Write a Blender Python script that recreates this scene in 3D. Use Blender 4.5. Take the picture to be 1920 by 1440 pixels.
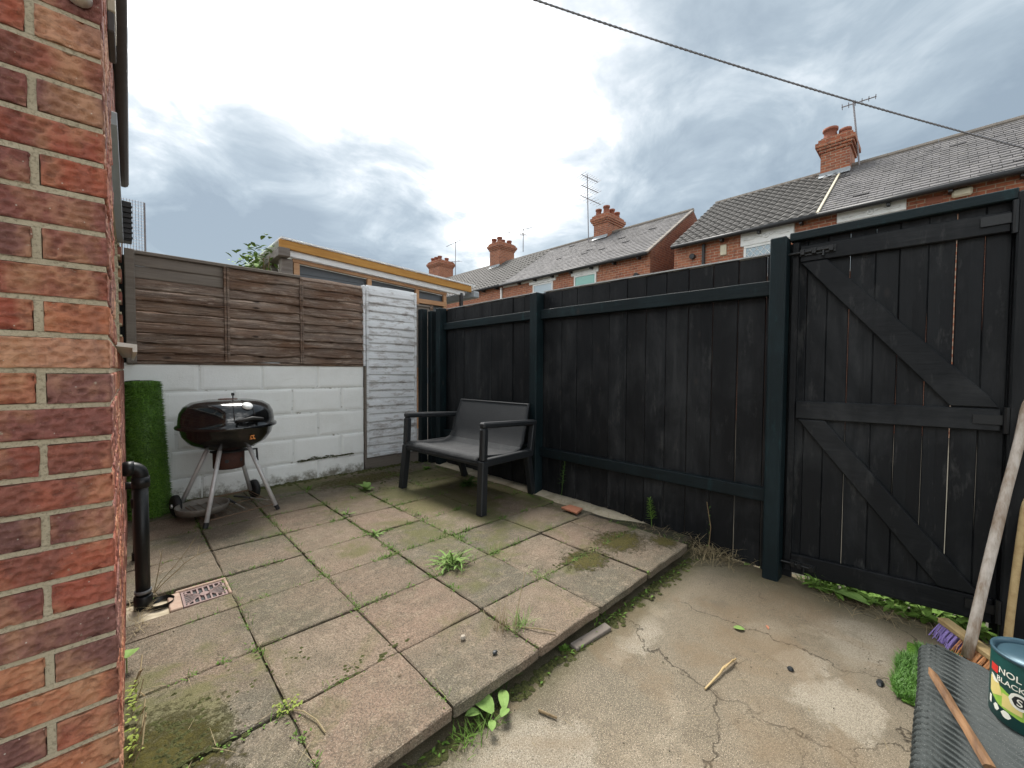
import bpy, math, random
from mathutils import Vector, Matrix, noise as mnoise
rnd = random.Random(7)
R = math.radians
for o in list(bpy.data.objects): bpy.data.objects.remove(o)
SC = bpy.context.scene
COL = SC.collection

# ------------------------------------------------------------------ camera
FPX = 759.7; CH = 1.08                      # focal length in pixels of a 1920 wide frame, eye height over the paving
CR = Vector((0.72163, -0.69226, 0.00570)); CU = Vector((0.01792, 0.02691, 0.99948)); CF = Vector((0.69205, 0.72115, -0.03182))
cd = bpy.data.cameras.new('camera'); cam = bpy.data.objects.new('camera', cd); COL.objects.link(cam)
cd.sensor_width = 36; cd.lens = FPX / 1920 * 36; cd.clip_start = 0.05; cd.clip_end = 2000
cam.matrix_world = Matrix(((CR.x, CU.x, -CF.x, 0), (CR.y, CU.y, -CF.y, 0), (CR.z, CU.z, -CF.z, CH), (0, 0, 0, 1)))
SC.camera = cam
SC.render.resolution_x = 1024; SC.render.resolution_y = 768

def ray(x, y): return CR * ((x - 960) / FPX) + CU * ((720 - y) / FPX) + CF
def gz(x, y, z=0.0):
    d = ray(x, y); return d * ((z - CH) / d.z) + Vector((0, 0, CH))
def px(x, y, X):
    d = ray(x, y); return d * (X / d.x) + Vector((0, 0, CH))
def py(x, y, Y):
    d = ray(x, y); return d * (Y / d.y) + Vector((0, 0, CH))

# ------------------------------------------------------------------ node helper
class G:
    def __init__(s, tree):
        s.t = tree; s.n = tree.nodes; s.l = tree.links
    def node(s, typ, ins=None, **props):
        nd = s.n.new(typ)
        for k, v in props.items(): setattr(nd, k, v)
        for k, v in (ins or {}).items():
            if v is None: continue
            if isinstance(v, bpy.types.NodeSocket): s.l.new(v, nd.inputs[k])
            else:
                if isinstance(v, tuple) and len(v) == 3 and nd.inputs[k].type == 'RGBA': v = v + (1,)
                nd.inputs[k].default_value = v
        return nd
    def noise(s, vec, scale, detail=4, rough=.55, dist=0, col=False):
        n = s.node('ShaderNodeTexNoise', {'Vector': vec, 'Scale': scale, 'Detail': detail, 'Roughness': rough, 'Distortion': dist})
        return n.outputs[1 if col else 0]
    def vor(s, vec, scale, feature='F1', out=0, rand=1.0):
        n = s.node('ShaderNodeTexVoronoi', {'Vector': vec, 'Scale': scale, 'Randomness': rand}, feature=feature)
        return n.outputs[out]
    def ramp(s, f, stops, interp='LINEAR'):
        n = s.node('ShaderNodeValToRGB', {0: f}); r = n.color_ramp; r.interpolation = interp
        while len(r.elements) < len(stops): r.elements.new(1)
        for e, (p, c) in zip(r.elements, stops):
            e.position = p; e.color = (c, c, c, 1) if not isinstance(c, tuple) else c + (1,)
        return n.outputs[0]
    def mix(s, f, a, b, blend='MIX'):
        n = s.node('ShaderNodeMix', None, data_type='RGBA', blend_type=blend)
        for i, v in ((0, f), (6, a), (7, b)):
            if isinstance(v, bpy.types.NodeSocket): s.l.new(v, n.inputs[i])
            else: n.inputs[i].default_value = v + (1,) if isinstance(v, tuple) else v
        return n.outputs[2]
    def math(s, op, a, b=None, c=None, clamp=False):
        n = s.node('ShaderNodeMath', None, operation=op, use_clamp=clamp)
        for i, v in enumerate((a, b, c)):
            if v is None: continue
            if isinstance(v, bpy.types.NodeSocket): s.l.new(v, n.inputs[i])
            else: n.inputs[i].default_value = v
        return n.outputs[0]
    def vmath(s, op, a, b=None, out=0):
        n = s.node('ShaderNodeVectorMath', None, operation=op)
        for i, v in enumerate((a, b)):
            if v is None: continue
            if isinstance(v, bpy.types.NodeSocket): s.l.new(v, n.inputs[i])
            else: n.inputs[i].default_value = v
        return n.outputs[out]
    def scale(s, v, f):
        n = s.node('ShaderNodeVectorMath', {0: v}, operation='SCALE')
        if isinstance(f, bpy.types.NodeSocket): s.l.new(f, n.inputs['Scale'])
        else: n.inputs['Scale'].default_value = f
        return n.outputs[0]
    def map(s, vec, scale=(1, 1, 1), loc=(0, 0, 0), rot=(0, 0, 0)):
        return s.node('ShaderNodeMapping', {'Vector': vec, 'Location': loc, 'Rotation': rot, 'Scale': scale}).outputs[0]
    def pos(s): return s.node('ShaderNodeNewGeometry').outputs['Position']
    def obj(s): return s.node('ShaderNodeTexCoord').outputs['Object']
    def rnd(s): return s.node('ShaderNodeObjectInfo').outputs['Random']
    def maprange(s, v, a, b, c=0.0, d=1.0, smooth=True):
        n = s.node('ShaderNodeMapRange', {0: v, 1: a, 2: b, 3: c, 4: d}, interpolation_type='SMOOTHSTEP' if smooth else 'LINEAR')
        return n.outputs[0]
    def bump(s, h, strength=.3, dist=.01, normal=None):
        return s.node('ShaderNodeBump', {'Height': h, 'Strength': strength, 'Distance': dist, 'Normal': normal}).outputs[0]
    def spot(s, p, x, y, r0, r1, sx=1.0, sy=1.0):      # 1 inside r0, 0 beyond r1 of a place on the ground
        v = s.vmath('MULTIPLY', s.vmath('SUBTRACT', p, (x, y, 0)), (1 / sx, 1 / sy, 0))
        return s.maprange(s.vmath('LENGTH', v, out=1), r0, r1, 1, 0)
MATS = {}
def mat(name, fn):
    m = bpy.data.materials.new(name); m.use_nodes = True; t = m.node_tree
    for n in list(t.nodes): t.nodes.remove(n)
    g = G(t); out = t.nodes.new('ShaderNodeOutputMaterial')
    b = g.node('ShaderNodeBsdfPrincipled'); t.links.new(b.outputs[0], out.inputs[0])
    r = fn(g)
    for k, v in r.items():
        if isinstance(v, bpy.types.NodeSocket): t.links.new(v, b.inputs[k])
        else: b.inputs[k].default_value = v + (1,) if isinstance(v, tuple) and len(v) == 3 else v
    MATS[name] = m
    return m

# ------------------------------------------------------------------ world, sun, exposure
W = bpy.data.worlds.new('World'); SC.world = W; W.use_nodes = True
SUN_EL, SUN_AZ = R(60), R(22)               # azimuth from +Y towards +X
def build_world():
    t = W.node_tree
    for n in list(t.nodes): t.nodes.remove(n)
    g = G(t); out = t.nodes.new('ShaderNodeOutputWorld')
    sky = g.node('ShaderNodeTexSky', sky_type='NISHITA', sun_disc=False, sun_elevation=SUN_EL, sun_rotation=SUN_AZ, air_density=1.0, dust_density=2.0)
    d = g.vmath('NORMALIZE', g.node('ShaderNodeTexCoord').outputs['Generated'])
    sx = g.node('ShaderNodeSeparateXYZ', {0: d})
    z = g.math('ADD', g.math('MAXIMUM', sx.outputs[2], 0.0), 0.22)
    cv = g.node('ShaderNodeCombineXYZ', {0: g.math('DIVIDE', sx.outputs[0], z), 1: g.math('DIVIDE', sx.outputs[1], z), 2: 3.7}).outputs[0]
    n1 = g.noise(cv, 1.15, 6, .55, .35)
    n2 = g.noise(g.map(cv, loc=(7, 3, 1)), 3.2, 6, .6, .5)
    n3 = g.noise(g.map(cv, loc=(2, 9, 4)), .55, 3, .5, .2)
    def blob(x, y, a0, a1):
        dv = ray(x, y).normalized()
        return g.maprange(g.vmath('DOT_PRODUCT', d, tuple(dv), out=1), math.cos(R(a1)), math.cos(R(a0)))
    sunb = blob(780, 20, 4, 36)                # thin cloud in front of the sun
    s2 = blob(420, 40, 4, 26)
    dk1 = blob(1560, 300, 6, 36); dk2 = blob(640, 440, 4, 20); dk3 = blob(330, 330, 3, 16)
    c = g.math('ADD', g.math('MULTIPLY', n1, .95), g.math('MULTIPLY', n2, .62))
    c = g.math('ADD', c, g.math('MULTIPLY', n3, .25))
    c = g.math('ADD', c, -.01)
    for w, bl in ((.13, sunb), (.09, s2), (-.17, dk1), (-.27, dk2), (-.20, dk3)): c = g.math('ADD', c, g.math('MULTIPLY', bl, w))
    c = g.maprange(c, .45, 1.25, 0, 1, False)
    col = g.ramp(c, [(.20, (.085, .105, .121)), (.36, (.120, .143, .158)), (.48, (.172, .194, .206)), (.57, (.235, .250, .258)), (.65, (.37, .38, .38)), (.73, (.58, .58, .57))])
    lift = g.maprange(c, .62, .86, 1.0, 3.2)      # thin cloud lets far more light through
    col = g.scale(col, g.math('MULTIPLY', lift, 10.0))
    mixc = g.mix(.93, sky.outputs[0], col)
    bg = g.node('ShaderNodeBackground', {'Color': mixc, 'Strength': 0.10})
    t.links.new(bg.outputs[0], out.inputs[0])
build_world()
sd = bpy.data.lights.new('sun', 'SUN'); sun = bpy.data.objects.new('sun', sd); COL.objects.link(sun)
sd.energy = 1.5; sd.angle = R(24); sd.color = (1, .96, .9)
sun.rotation_euler = Vector((-math.sin(SUN_AZ) * math.cos(SUN_EL), -math.cos(SUN_AZ) * math.cos(SUN_EL), -math.sin(SUN_EL))).to_track_quat('-Z', 'Y').to_euler()
sun.location = (0, 0, 12)
VS = SC.view_settings; VS.view_transform = 'Standard'; VS.look = 'None'; VS.exposure = 1.9; VS.gamma = 1; VS.use_curve_mapping = False

# ------------------------------------------------------------------ mesh helper
class MB:
    def __init__(s): s.v = []; s.f = []; s.m = []
    def add(s, vs, fs, mi=0):
        k = len(s.v); s.v += [tuple(p) for p in vs]; s.f += [tuple(i + k for i in f) for f in fs]; s.m += [mi] * len(fs); return s
    def box(s, x0, x1, y0, y1, z0, z1, mi=0, M=None):
        vs = [Vector(p) for p in ((x0, y0, z0), (x1, y0, z0), (x1, y1, z0), (x0, y1, z0), (x0, y0, z1), (x1, y0, z1), (x1, y1, z1), (x0, y1, z1))]
        if M is not None: vs = [M @ p for p in vs]
        return s.add(vs, [(3, 2, 1, 0), (4, 5, 6, 7), (0, 1, 5, 4), (1, 2, 6, 5), (2, 3, 7, 6), (3, 0, 4, 7)], mi)
    def tube(s, pts, r, seg=10, cap=True, mi=0, flat=1.0):
        pts = [Vector(p) for p in pts]; n = len(pts); rr = r if isinstance(r, (list, tuple)) else [r] * n
        vs = []; up = None
        for i, p in enumerate(pts):
            t = (pts[min(i + 1, n - 1)] - pts[max(i - 1, 0)]).normalized()
            if up is None: up = Vector((0, 0, 1)) if abs(t.z) < .9 else Vector((1, 0, 0))
            a = t.cross(up).normalized(); b = a.cross(t).normalized(); up = b
            for k in range(seg):
                th = 2 * math.pi * k / seg
                vs.append(p + (a * math.cos(th) + b * math.sin(th) * flat) * rr[i])
        fs = [(i * seg + k, i * seg + (k + 1) % seg, (i + 1) * seg + (k + 1) % seg, (i + 1) * seg + k) for i in range(n - 1) for k in range(seg)]
        if cap: fs += [tuple(range(seg - 1, -1, -1)), tuple((n - 1) * seg + k for k in range(seg))]
        return s.add(vs, fs, mi)
    def lathe(s, prof, c=(0, 0, 0), seg=32, mi=0, M=None, sx=1, sy=1):
        vs = []; fs = []; n = len(prof)
        for r, z in prof:
            for k in range(seg):
                th = 2 * math.pi * k / seg; p = Vector((r * math.cos(th) * sx, r * math.sin(th) * sy, z))
                if M is not None: p = M @ p
                vs.append(p + Vector(c))
        for i in range(n - 1):
            for k in range(seg): fs.append((i * seg + k, i * seg + (k + 1) % seg, (i + 1) * seg + (k + 1) % seg, (i + 1) * seg + k))
        return s.add(vs, fs, mi)
    def prism(s, poly, axis, a0, a1, mi=0):        # poly in the other two axes, extruded along axis
        def P(u, w, a): return {'x': (a, u, w), 'y': (u, a, w), 'z': (u, w, a)}[axis]
        n = len(poly); vs = [P(u, w, a0) for u, w in poly] + [P(u, w, a1) for u, w in poly]
        fs = [tuple(range(n)), tuple(range(2 * n - 1, n - 1, -1))] + [(i, i + n, (i + 1) % n + n, (i + 1) % n) for i in range(n)]
        return s.add(vs, fs, mi)
    def leaf(s, base, az, elev, L, w, bend=.6, seg=4, fold=.15, mi=0, shape=None):
        base = Vector(base); h = Vector((math.cos(az), math.sin(az), 0)); side = Vector((-h.y, h.x, 0)); p = base.copy(); e = elev
        vs = []; fs = []
        for i in range(seg + 1):
            t = i / seg; ww = w * ((math.sin(math.pi * min(1, t * .93 + .05)) ** .8) if shape is None else shape(t)) * .5
            up = Vector((-h.x * math.sin(e), -h.y * math.sin(e), math.cos(e)))
            vs += [p - side * ww + up * (fold * ww), p, p + side * ww + up * (fold * ww)]
            p = p + (h * math.cos(e) + Vector((0, 0, math.sin(e)))) * (L / seg); e -= bend / seg
        for i in range(seg):
            a = i * 3; fs += [(a, a + 1, a + 4, a + 3), (a + 1, a + 2, a + 5, a + 4)]
        return s.add(vs, fs, mi)
    def blade(s, base, az, elev, L, w, bend=.8, seg=3, mi=0):
        base = Vector(base); h = Vector((math.cos(az), math.sin(az), 0)); side = Vector((-h.y, h.x, 0)); p = base.copy(); e = elev; vs = []; fs = []
        for i in range(seg):
            ww = w * .5 * (1 - .55 * i / seg); vs += [p - side * ww, p + side * ww]
            p = p + (h * math.cos(e) + Vector((0, 0, math.sin(e)))) * (L / seg); e -= bend / seg
        vs.append(p)
        for i in range(seg - 1): fs.append((2 * i, 2 * i + 1, 2 * i + 3, 2 * i + 2))
        k = 2 * (seg - 1); fs.append((k, k + 1, k + 2))
        return s.add(vs, fs, mi)
    def mesh(s, name, mats, smooth=False):
        me = bpy.data.meshes.new(name); me.from_pydata(s.v, [], s.f); me.validate()
        for m in (mats if isinstance(mats, (list, tuple)) else [mats]): me.materials.append(MATS[m] if isinstance(m, str) else m)
        if len(s.m) == len(me.polygons) and any(s.m): me.polygons.foreach_set('material_index', s.m)
        if smooth: me.polygons.foreach_set('use_smooth', [True] * len(me.polygons))
        me.update(); return me
def worldmat(o):
    M = o.matrix_basis.copy()
    while o.parent is not None:
        o = o.parent; M = o.matrix_basis @ M
    return M
def link(name, me, parent=None, loc=None, rot=None):
    o = bpy.data.objects.new(name, me); COL.objects.link(o); o.parent = parent
    if loc is not None: o.location = loc
    if rot is not None: o.rotation_euler = rot
    return o
def part(name, mb, mats, parent=None, smooth=False, bevel=0, local=False, origin=None):
    """mb is in world coordinates unless local; origin = world point that becomes the piece's own origin"""
    if parent is not None and not local:
        I = worldmat(parent).inverted(); mb.v = [tuple(I @ Vector(p)) for p in mb.v]
        if origin is not None: origin = I @ Vector(origin)
    if origin is not None:
        oo = Vector(origin); mb.v = [tuple(Vector(p) - oo) for p in mb.v]
    o = link(name, mb.mesh(name, mats, smooth), parent, origin)
    if bevel:
        b = o.modifiers.new('bevel', 'BEVEL'); b.width = bevel; b.segments = 1; b.limit_method = 'ANGLE'; b.angle_limit = R(40)
    if smooth == 'auto': pass
    return o
def tag(o, label, cat, group=None, kind=None):
    if label: o['label'] = label
    if cat: o['category'] = cat
    if group: o['group'] = group
    if kind: o['kind'] = kind
    return o
def thing(name, label, cat, loc, rotz=0, group=None):
    o = bpy.data.objects.new(name, None); COL.objects.link(o); o.location = loc; o.rotation_euler = (0, 0, rotz); o.empty_display_size = .1
    return tag(o, label, cat, group)
def struct(name, mb, mats, smooth=False):
    o = part(name, mb, mats, None, smooth); o['kind'] = 'structure'; return o
def nz(x, y, z, s=1.0): return mnoise.noise(Vector((x * s, y * s, z * s)))

# ------------------------------------------------------------------ materials
def m_slab(g):
    p = g.pos(); r = g.rnd()
    big = g.noise(p, 1.6, 4, .6); mid = g.noise(p, 7, 5, .65); fine = g.noise(p, 150, 3, .7); sp = g.vor(p, 210)
    base = g.ramp(r, [(0, (.130, .118, .086)), (.18, (.205, .166, .118)), (.36, (.165, .145, .105)), (.52, (.235, .168, .122)), (.68, (.148, .132, .092)), (.84, (.240, .190, .138)), (1, (.180, .144, .099))], 'CONSTANT')
    base = g.mix(g.ramp(mid, [(.40, 0.0), (.62, .7)]), base, (.118, .098, .066))
    base = g.mix(g.ramp(g.noise(g.map(p, loc=(1, 8, 2)), 20, 4, .7), [(.5, 0.0), (.66, .6)]), base, (.30, .245, .175))
    base = g.mix(g.ramp(big, [(.42, 0.0), (.62, .45)]), base, (.285, .192, .138))
    base = g.mix(g.ramp(fine, [(.40, .65), (.58, 0.0)]), base, (.050, .041, .030))
    base = g.mix(g.ramp(sp, [(.12, .65), (.28, 0.0)]), base, (.50, .44, .35))
    # green algae, thicker near the wall foot, under the bench and by the house
    a = g.noise(g.map(p, loc=(3, 5, 0)), 2.6, 5, .68, .5)
    zone = g.math('MAXIMUM', g.spot(p, .05, 1.5, .05, .62, 1, 1.2), g.math('MAXIMUM', g.spot(p, 2.2, 3.0, .3, 1.6), g.math('MAXIMUM', g.spot(p, 1.1, 4.2, .1, .9, 1.8, .7), g.math('MULTIPLY', g.spot(p, 1.75, 2.2, .1, 1.1), .8))))
    alg = g.math('MULTIPLY', g.maprange(g.math('ADD', a, g.math('MULTIPLY', zone, .22)), .56, .74), .66)
    base = g.mix(alg, base, g.mix(mid, (.060, .062, .016), (.150, .150, .050)))
    ms = g.math('MAXIMUM', g.spot(p, 2.27, 1.36, .03, .24, 1.2, 1.0), g.math('MAXIMUM', g.spot(p, 1.90, 1.36, .03, .24, 1, .8), g.math('MAXIMUM', g.spot(p, .03, 1.42, .0, .36, .9, 1.1), g.math('MAXIMUM', g.spot(p, 2.46, 1.16, .0, .16), g.math('MULTIPLY', g.spot(p, 1.75, 3.9, .1, .55, 1.6, .6), .8)))))
    mn = g.noise(p, 30, 6, .8)
    moss = g.maprange(g.math('ADD', g.math('MULTIPLY', ms, .36), mn), .60, .80)
    base = g.mix(g.math('MULTIPLY', moss, .9), base, g.mix(g.noise(p, 90, 3), (.018, .020, .004), (.125, .105, .014)))
    h = g.math('ADD', g.math('MULTIPLY', fine, .6), g.math('ADD', g.math('MULTIPLY', mid, .8), g.math('MULTIPLY', sp, .3)))
    h = g.math('ADD', h, g.math('MULTIPLY', g.math('MULTIPLY', moss, mn), 2.6))
    wet = g.spot(p, .02, 1.42, .03, .40)
    return {'Base Color': base, 'Roughness': g.maprange(wet, 0, 1, .88, .42), 'Normal': g.bump(h, .8, .008), 'Specular IOR Level': .3}
mat('slab', m_slab)
def m_bed(g):
    p = g.pos(); n = g.noise(p, 30, 5, .7); m = g.noise(p, 5, 4, .6)
    c = g.mix(n, (.016, .014, .009), (.055, .043, .026)); c = g.mix(g.ramp(m, [(.48, 0.0), (.62, .8)]), c, (.035, .046, .010))
    return {'Base Color': c, 'Roughness': .95, 'Normal': g.bump(n, .9, .012)}
mat('soil', m_bed)
def m_conc(g):
    p = g.pos(); w = g.noise(p, 1.1, 4, .6, .6); m = g.noise(p, 5.5, 5, .65, .3); f = g.noise(p, 190, 3, .7); sp = g.vor(p, 240); sp2 = g.vor(g.map(p, loc=(4, 1, 0)), 95)
    c = g.mix(g.ramp(w, [(.38, 0.0), (.62, 1.0)]), (.172, .148, .108), (.225, .184, .130))
    c = g.mix(g.ramp(m, [(.48, 0.0), (.72, .65)]), c, (.120, .100, .070))
    dn = g.vmath('ADD', g.scale(g.vmath('SUBTRACT', g.noise(p, 5, 6, .7, col=True), (.5, .5, .5)), .26), g.scale(g.vmath('SUBTRACT', g.noise(g.map(p, loc=(3, 1, 1)), 1.8, 3, .6, col=True), (.5, .5, .5)), .30)); pd = g.vmath('ADD', p, dn)
    for (x, y, r0, r1, sx, sy, k) in ((1.80, .20, .10, .135, 1.0, 1.15, .9), (1.93, .36, .05, .08, 1.2, 1.0, .75), (.86, .80, .17, .21, 1.1, .9, .85), (2.28, .20, .12, .20, 1.3, .9, .6), (1.62, .86, .06, .12, 2.2, .6, .75), (2.05, .50, .05, .12, 1.5, .8, .5)):
        c = g.mix(g.math('MULTIPLY', g.spot(pd, x, y, r0, r1, sx, sy), k), c, g.mix(m, (.36, .325, .26), (.25, .215, .16)))
    c = g.mix(g.ramp(g.noise(g.map(p, loc=(8, 2, 0)), 2.3, 4, .6, .8), [(.60, 0.0), (.66, .3)]), c, (.38, .33, .25))
    c = g.mix(g.math('MULTIPLY', g.spot(p, 2.2, .55, .2, .7, 1.2, .5), .45), c, (.17, .125, .075))
    c = g.mix(g.ramp(f, [(.38, .5), (.56, 0.0)]), c, (.075, .060, .042))
    near = g.maprange(g.node('ShaderNodeSeparateXYZ', {0: p}).outputs[0], 2.3, 1.2, .30, .95)
    c = g.mix(g.math('MULTIPLY', g.ramp(g.noise(p, 330, 2, .6), [(.34, 1.0), (.46, 0.0)]), near), c, (.055, .045, .032)); c = g.mix(g.math('MULTIPLY', g.ramp(sp, [(.14, 1.0), (.27, 0.0)]), near), c, (.58, .49, .36))
    c = g.mix(g.math('MULTIPLY', g.ramp(sp2, [(.05, 1.0), (.12, 0.0)]), .35), c, (.07, .055, .04))
    c = g.mix(g.ramp(g.noise(g.map(p, loc=(1, 6, 0)), 3.1, 4, .6, .3), [(.62, 0.0), (.74, .7)]), c, (.10, .085, .062))
    # cracks: edges of warped cells, only here and there
    wp = g.vmath('ADD', p, g.scale(g.vmath('SUBTRACT', g.noise(p, 3.2, 5, .65, col=True), (.5, .5, .5)), .34))
    cr = g.vor(g.vmath('MULTIPLY', wp, (1, 1, 0)), 1.55, 'DISTANCE_TO_EDGE')
    crm = g.math('MULTIPLY', g.ramp(cr, [(.0015, 1.0), (.0065, 0.0)]), g.ramp(g.noise(p, 1.4, 2), [(.36, 0.0), (.48, 1.0)]))
    c = g.mix(g.math('MULTIPLY', crm, .85), c, (.030, .023, .015))
    cr2 = g.vor(g.vmath('MULTIPLY', g.map(wp, loc=(.37, .81, 0)), (1, 1, 0)), 2.7, 'DISTANCE_TO_EDGE'); crm2 = g.math('MULTIPLY', g.ramp(cr2, [(.0006, 1.0), (.0040, 0.0)]), g.ramp(g.noise(g.map(p, loc=(6, 2, 0)), 1.9, 2), [(.50, 0.0), (.58, 1.0)]))
    crm = g.math('MAXIMUM', crm, g.math('MULTIPLY', crm2, .7)); c = g.mix(g.math('MULTIPLY', crm2, .7), c, (.045, .036, .025))
    edge = g.math('MULTIPLY', g.maprange(g.node('ShaderNodeSeparateXYZ', {0: p}).outputs[1], .86, 1.0), g.noise(p, 9, 4, .7))
    c = g.mix(g.math('MULTIPLY', edge, 1.1, clamp=True), c, (.060, .055, .022))
    c = g.mix(g.ramp(g.noise(g.map(p, loc=(2, 7, 0)), 2.6, 5, .65, .6), [(.50, 0.0), (.64, .45)]), c, (.155, .108, .062))
    edg2 = g.math('MULTIPLY', g.maprange(g.node('ShaderNodeSeparateXYZ', {0: p}).outputs[0], 2.35, 2.62), g.noise(g.map(p, loc=(5, 5, 0)), 7, 4, .7))
    c = g.mix(g.math('MULTIPLY', edg2, 1.0, clamp=True), c, (.085, .075, .038))
    h = g.math('SUBTRACT', g.math('ADD', g.math('MULTIPLY', f, .7), g.math('ADD', m, g.math('MULTIPLY', sp, -.4))), g.math('MULTIPLY', crm, 3.0))
    return {'Base Color': c, 'Roughness': .85, 'Normal': g.bump(h, .45, .006), 'Specular IOR Level': .3}
mat('concrete', m_conc)
def m_screed(g):
    p = g.pos(); m = g.noise(p, 9, 5, .7); f = g.noise(p, 120, 3, .7)
    c = g.mix(g.ramp(m, [(.35, 0.0), (.65, 1.0)]), (.40, .35, .265), (.255, .205, .14)); c = g.mix(g.ramp(f, [(.36, .7), (.52, 0.0)]), c, (.12, .098, .07)); c = g.mix(g.ramp(g.vor(p, 200), [(.1, .5), (.24, 0.0)]), c, (.52, .46, .36))
    return {'Base Color': c, 'Roughness': .85, 'Normal': g.bump(g.math('ADD', m, f), .4, .004)}
mat('screed', m_screed)
def m_haunch(g):
    p = g.pos(); m = g.noise(p, 12, 5, .7); s = g.noise(p, 3, 4, .6)
    c = g.mix(m, (.55, .48, .36), (.36, .30, .21)); c = g.mix(g.ramp(s, [(.5, 0.0), (.7, .8)]), c, (.14, .12, .06))
    return {'Base Color': c, 'Roughness': .9, 'Normal': g.bump(m, .5, .008)}
mat('haunch', m_haunch)
mat('ground', lambda g: {'Base Color': g.mix(g.noise(g.pos(), 2, 5), (.055, .052, .035), (.10, .09, .07)), 'Roughness': .95})

def m_brick(g):
    p = g.pos(); r = g.rnd(); oi = g.map(p, (1, 1, 1)); 
    base = g.ramp(r, [(0, (.37, .105, .066)), (.14, (.275, .098, .076)), (.30, (.47, .175, .092)), (.45, (.245, .108, .088)), (.58, (.41, .120, .070)), (.72, (.52, .26, .16)), (.86, (.32, .105, .068)), (1, (.46, .19, .102))], 'CONSTANT')
    sw = g.noise(g.map(p, (9, 9, 3)), 1.0, 4, .6, .5); st = g.noise(g.map(p, (30, 30, 55)), 1.0, 4, .7)
    c = g.mix(g.ramp(sw, [(.47, 0.0), (.64, .6)]), base, (.150, .070, .060))
    c = g.mix(g.ramp(g.noise(g.map(p, (8, 8, 4), (5, 1, 2)), 1, 3, .6), [(.50, 0.0), (.66, .7)]), c, (.52, .28, .155))
    c = g.mix(g.ramp(st, [(.30, .55), (.5, 0.0)]), c, (.075, .030, .022))
    c = g.mix(g.ramp(g.noise(p, 240, 3, .7), [(.60, 0.0), (.74, .55)]), c, (.40, .27, .17))
    c = g.mix(g.ramp(g.noise(g.map(p, loc=(9, 2, 5)), 55, 4, .7), [(.66, 0.0), (.74, .7)]), c, (.40, .36, .27))
    c = g.mix(g.ramp(g.vor(p, 34), [(.03, .85), (.055, 0.0)]), c, (.62, .58, .50))
    h = g.math('ADD', g.noise(p, 110, 4, .7), g.math('MULTIPLY', st, .8))
    return {'Base Color': c, 'Roughness': .82, 'Normal': g.bump(h, .8, .005), 'Specular IOR Level': .35}
mat('brick', m_brick)
def m_mortar(g):
    p = g.pos(); n = g.noise(p, 130, 4, .75); m = g.noise(p, 14, 4, .6)
    c = g.mix(m, (.41, .345, .235), (.54, .465, .33)); c = g.mix(g.ramp(n, [(.36, .6), (.50, 0.0)]), c, (.16, .13, .085))
    return {'Base Color': c, 'Roughness': .95, 'Normal': g.bump(n, .8, .005)}
mat('mortar', m_mortar)
def m_whiteblock(g):
    p = g.pos(); m = g.noise(p, 4, 5, .65); f = g.noise(p, 90, 4, .7); z = g.node('ShaderNodeSeparateXYZ', {0: p}).outputs[2]
    c = g.mix(g.ramp(m, [(.46, 0.0), (.78, .6)]), (.86, .87, .85), (.70, .70, .66))
    c = g.mix(g.ramp(g.noise(g.map(p, (3, 1, 14)), 1.4, 5, .7), [(.62, 0.0), (.78, .35)]), c, (.45, .43, .37))
    low = g.math('MULTIPLY', g.maprange(z, .26, .0), g.noise(p, 11, 5, .75)); c = g.mix(g.maprange(low, .30, .60, 0, .9), c, (.13, .115, .07))
    c = g.mix(g.ramp(g.vor(p, 30), [(.02, .6), (.05, 0.0)]), c, (.30, .27, .2))
    return {'Base Color': c, 'Roughness': .75, 'Normal': g.bump(g.math('ADD', g.math('MULTIPLY', f, .5), m), .5, .008)}
mat('white_block', m_whiteblock)
mat('white_joint', lambda g: {'Base Color': g.mix(g.ramp(g.noise(g.pos(), 18, 4, .7), [(.58, 0.0), (.70, 1.0)]), (.76, .77, .75), (.22, .19, .14)), 'Roughness': .9})
def m_waney(g):
    p = g.pos(); r = g.rnd(); s = g.map(p, (2.2, 2.2, 30)); st = g.noise(s, 1.0, 6, .72, .4); st2 = g.noise(g.map(p, (5, 5, 110), (r, 0, 0) if False else (0, 0, 0)), 1.0, 4, .7); big = g.noise(g.map(p, (2.5, 2, 7)), 1, 4, .6)
    c = g.mix(g.ramp(st, [(.36, 0.0), (.62, 1.0)]), (.085, .042, .025), (.31, .185, .115)); c = g.mix(g.ramp(big, [(.40, 0.0), (.64, .8)]), c, g.mix(st2, (.20, .17, .145), (.36, .31, .265))); c = g.mix(g.math('MULTIPLY', g.math('FRACT', g.math('MULTIPLY', r, 7.3)), .35), c, (.30, .24, .195)); c = g.mix(g.math('MULTIPLY', g.math('FRACT', g.math('MULTIPLY', r, 13.7)), .35), c, (.10, .05, .032)); c = g.mix(g.ramp(g.noise(g.map(p, (6, 6, 26), (4, 4, 4)), 1, 5, .75), [(.52, 0.0), (.66, .8)]), c, (.44, .35, .285))
    c = g.mix(g.ramp(st2, [(.36, .6), (.50, 0.0)]), c, (.03, .018, .013)); c = g.mix(g.math('MULTIPLY', r, .35), c, (.11, .058, .036))
    kn = g.vor(g.map(p, (3.2, 3.2, 9)), 1.0); c = g.mix(g.ramp(kn, [(.05, .9), (.12, 0.0)]), c, (.025, .014, .009))
    return {'Base Color': c, 'Roughness': .85, 'Normal': g.bump(g.math('ADD', st2, st), 1.0, .012), 'Specular IOR Level': .3}
mat('waney', m_waney)
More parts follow.
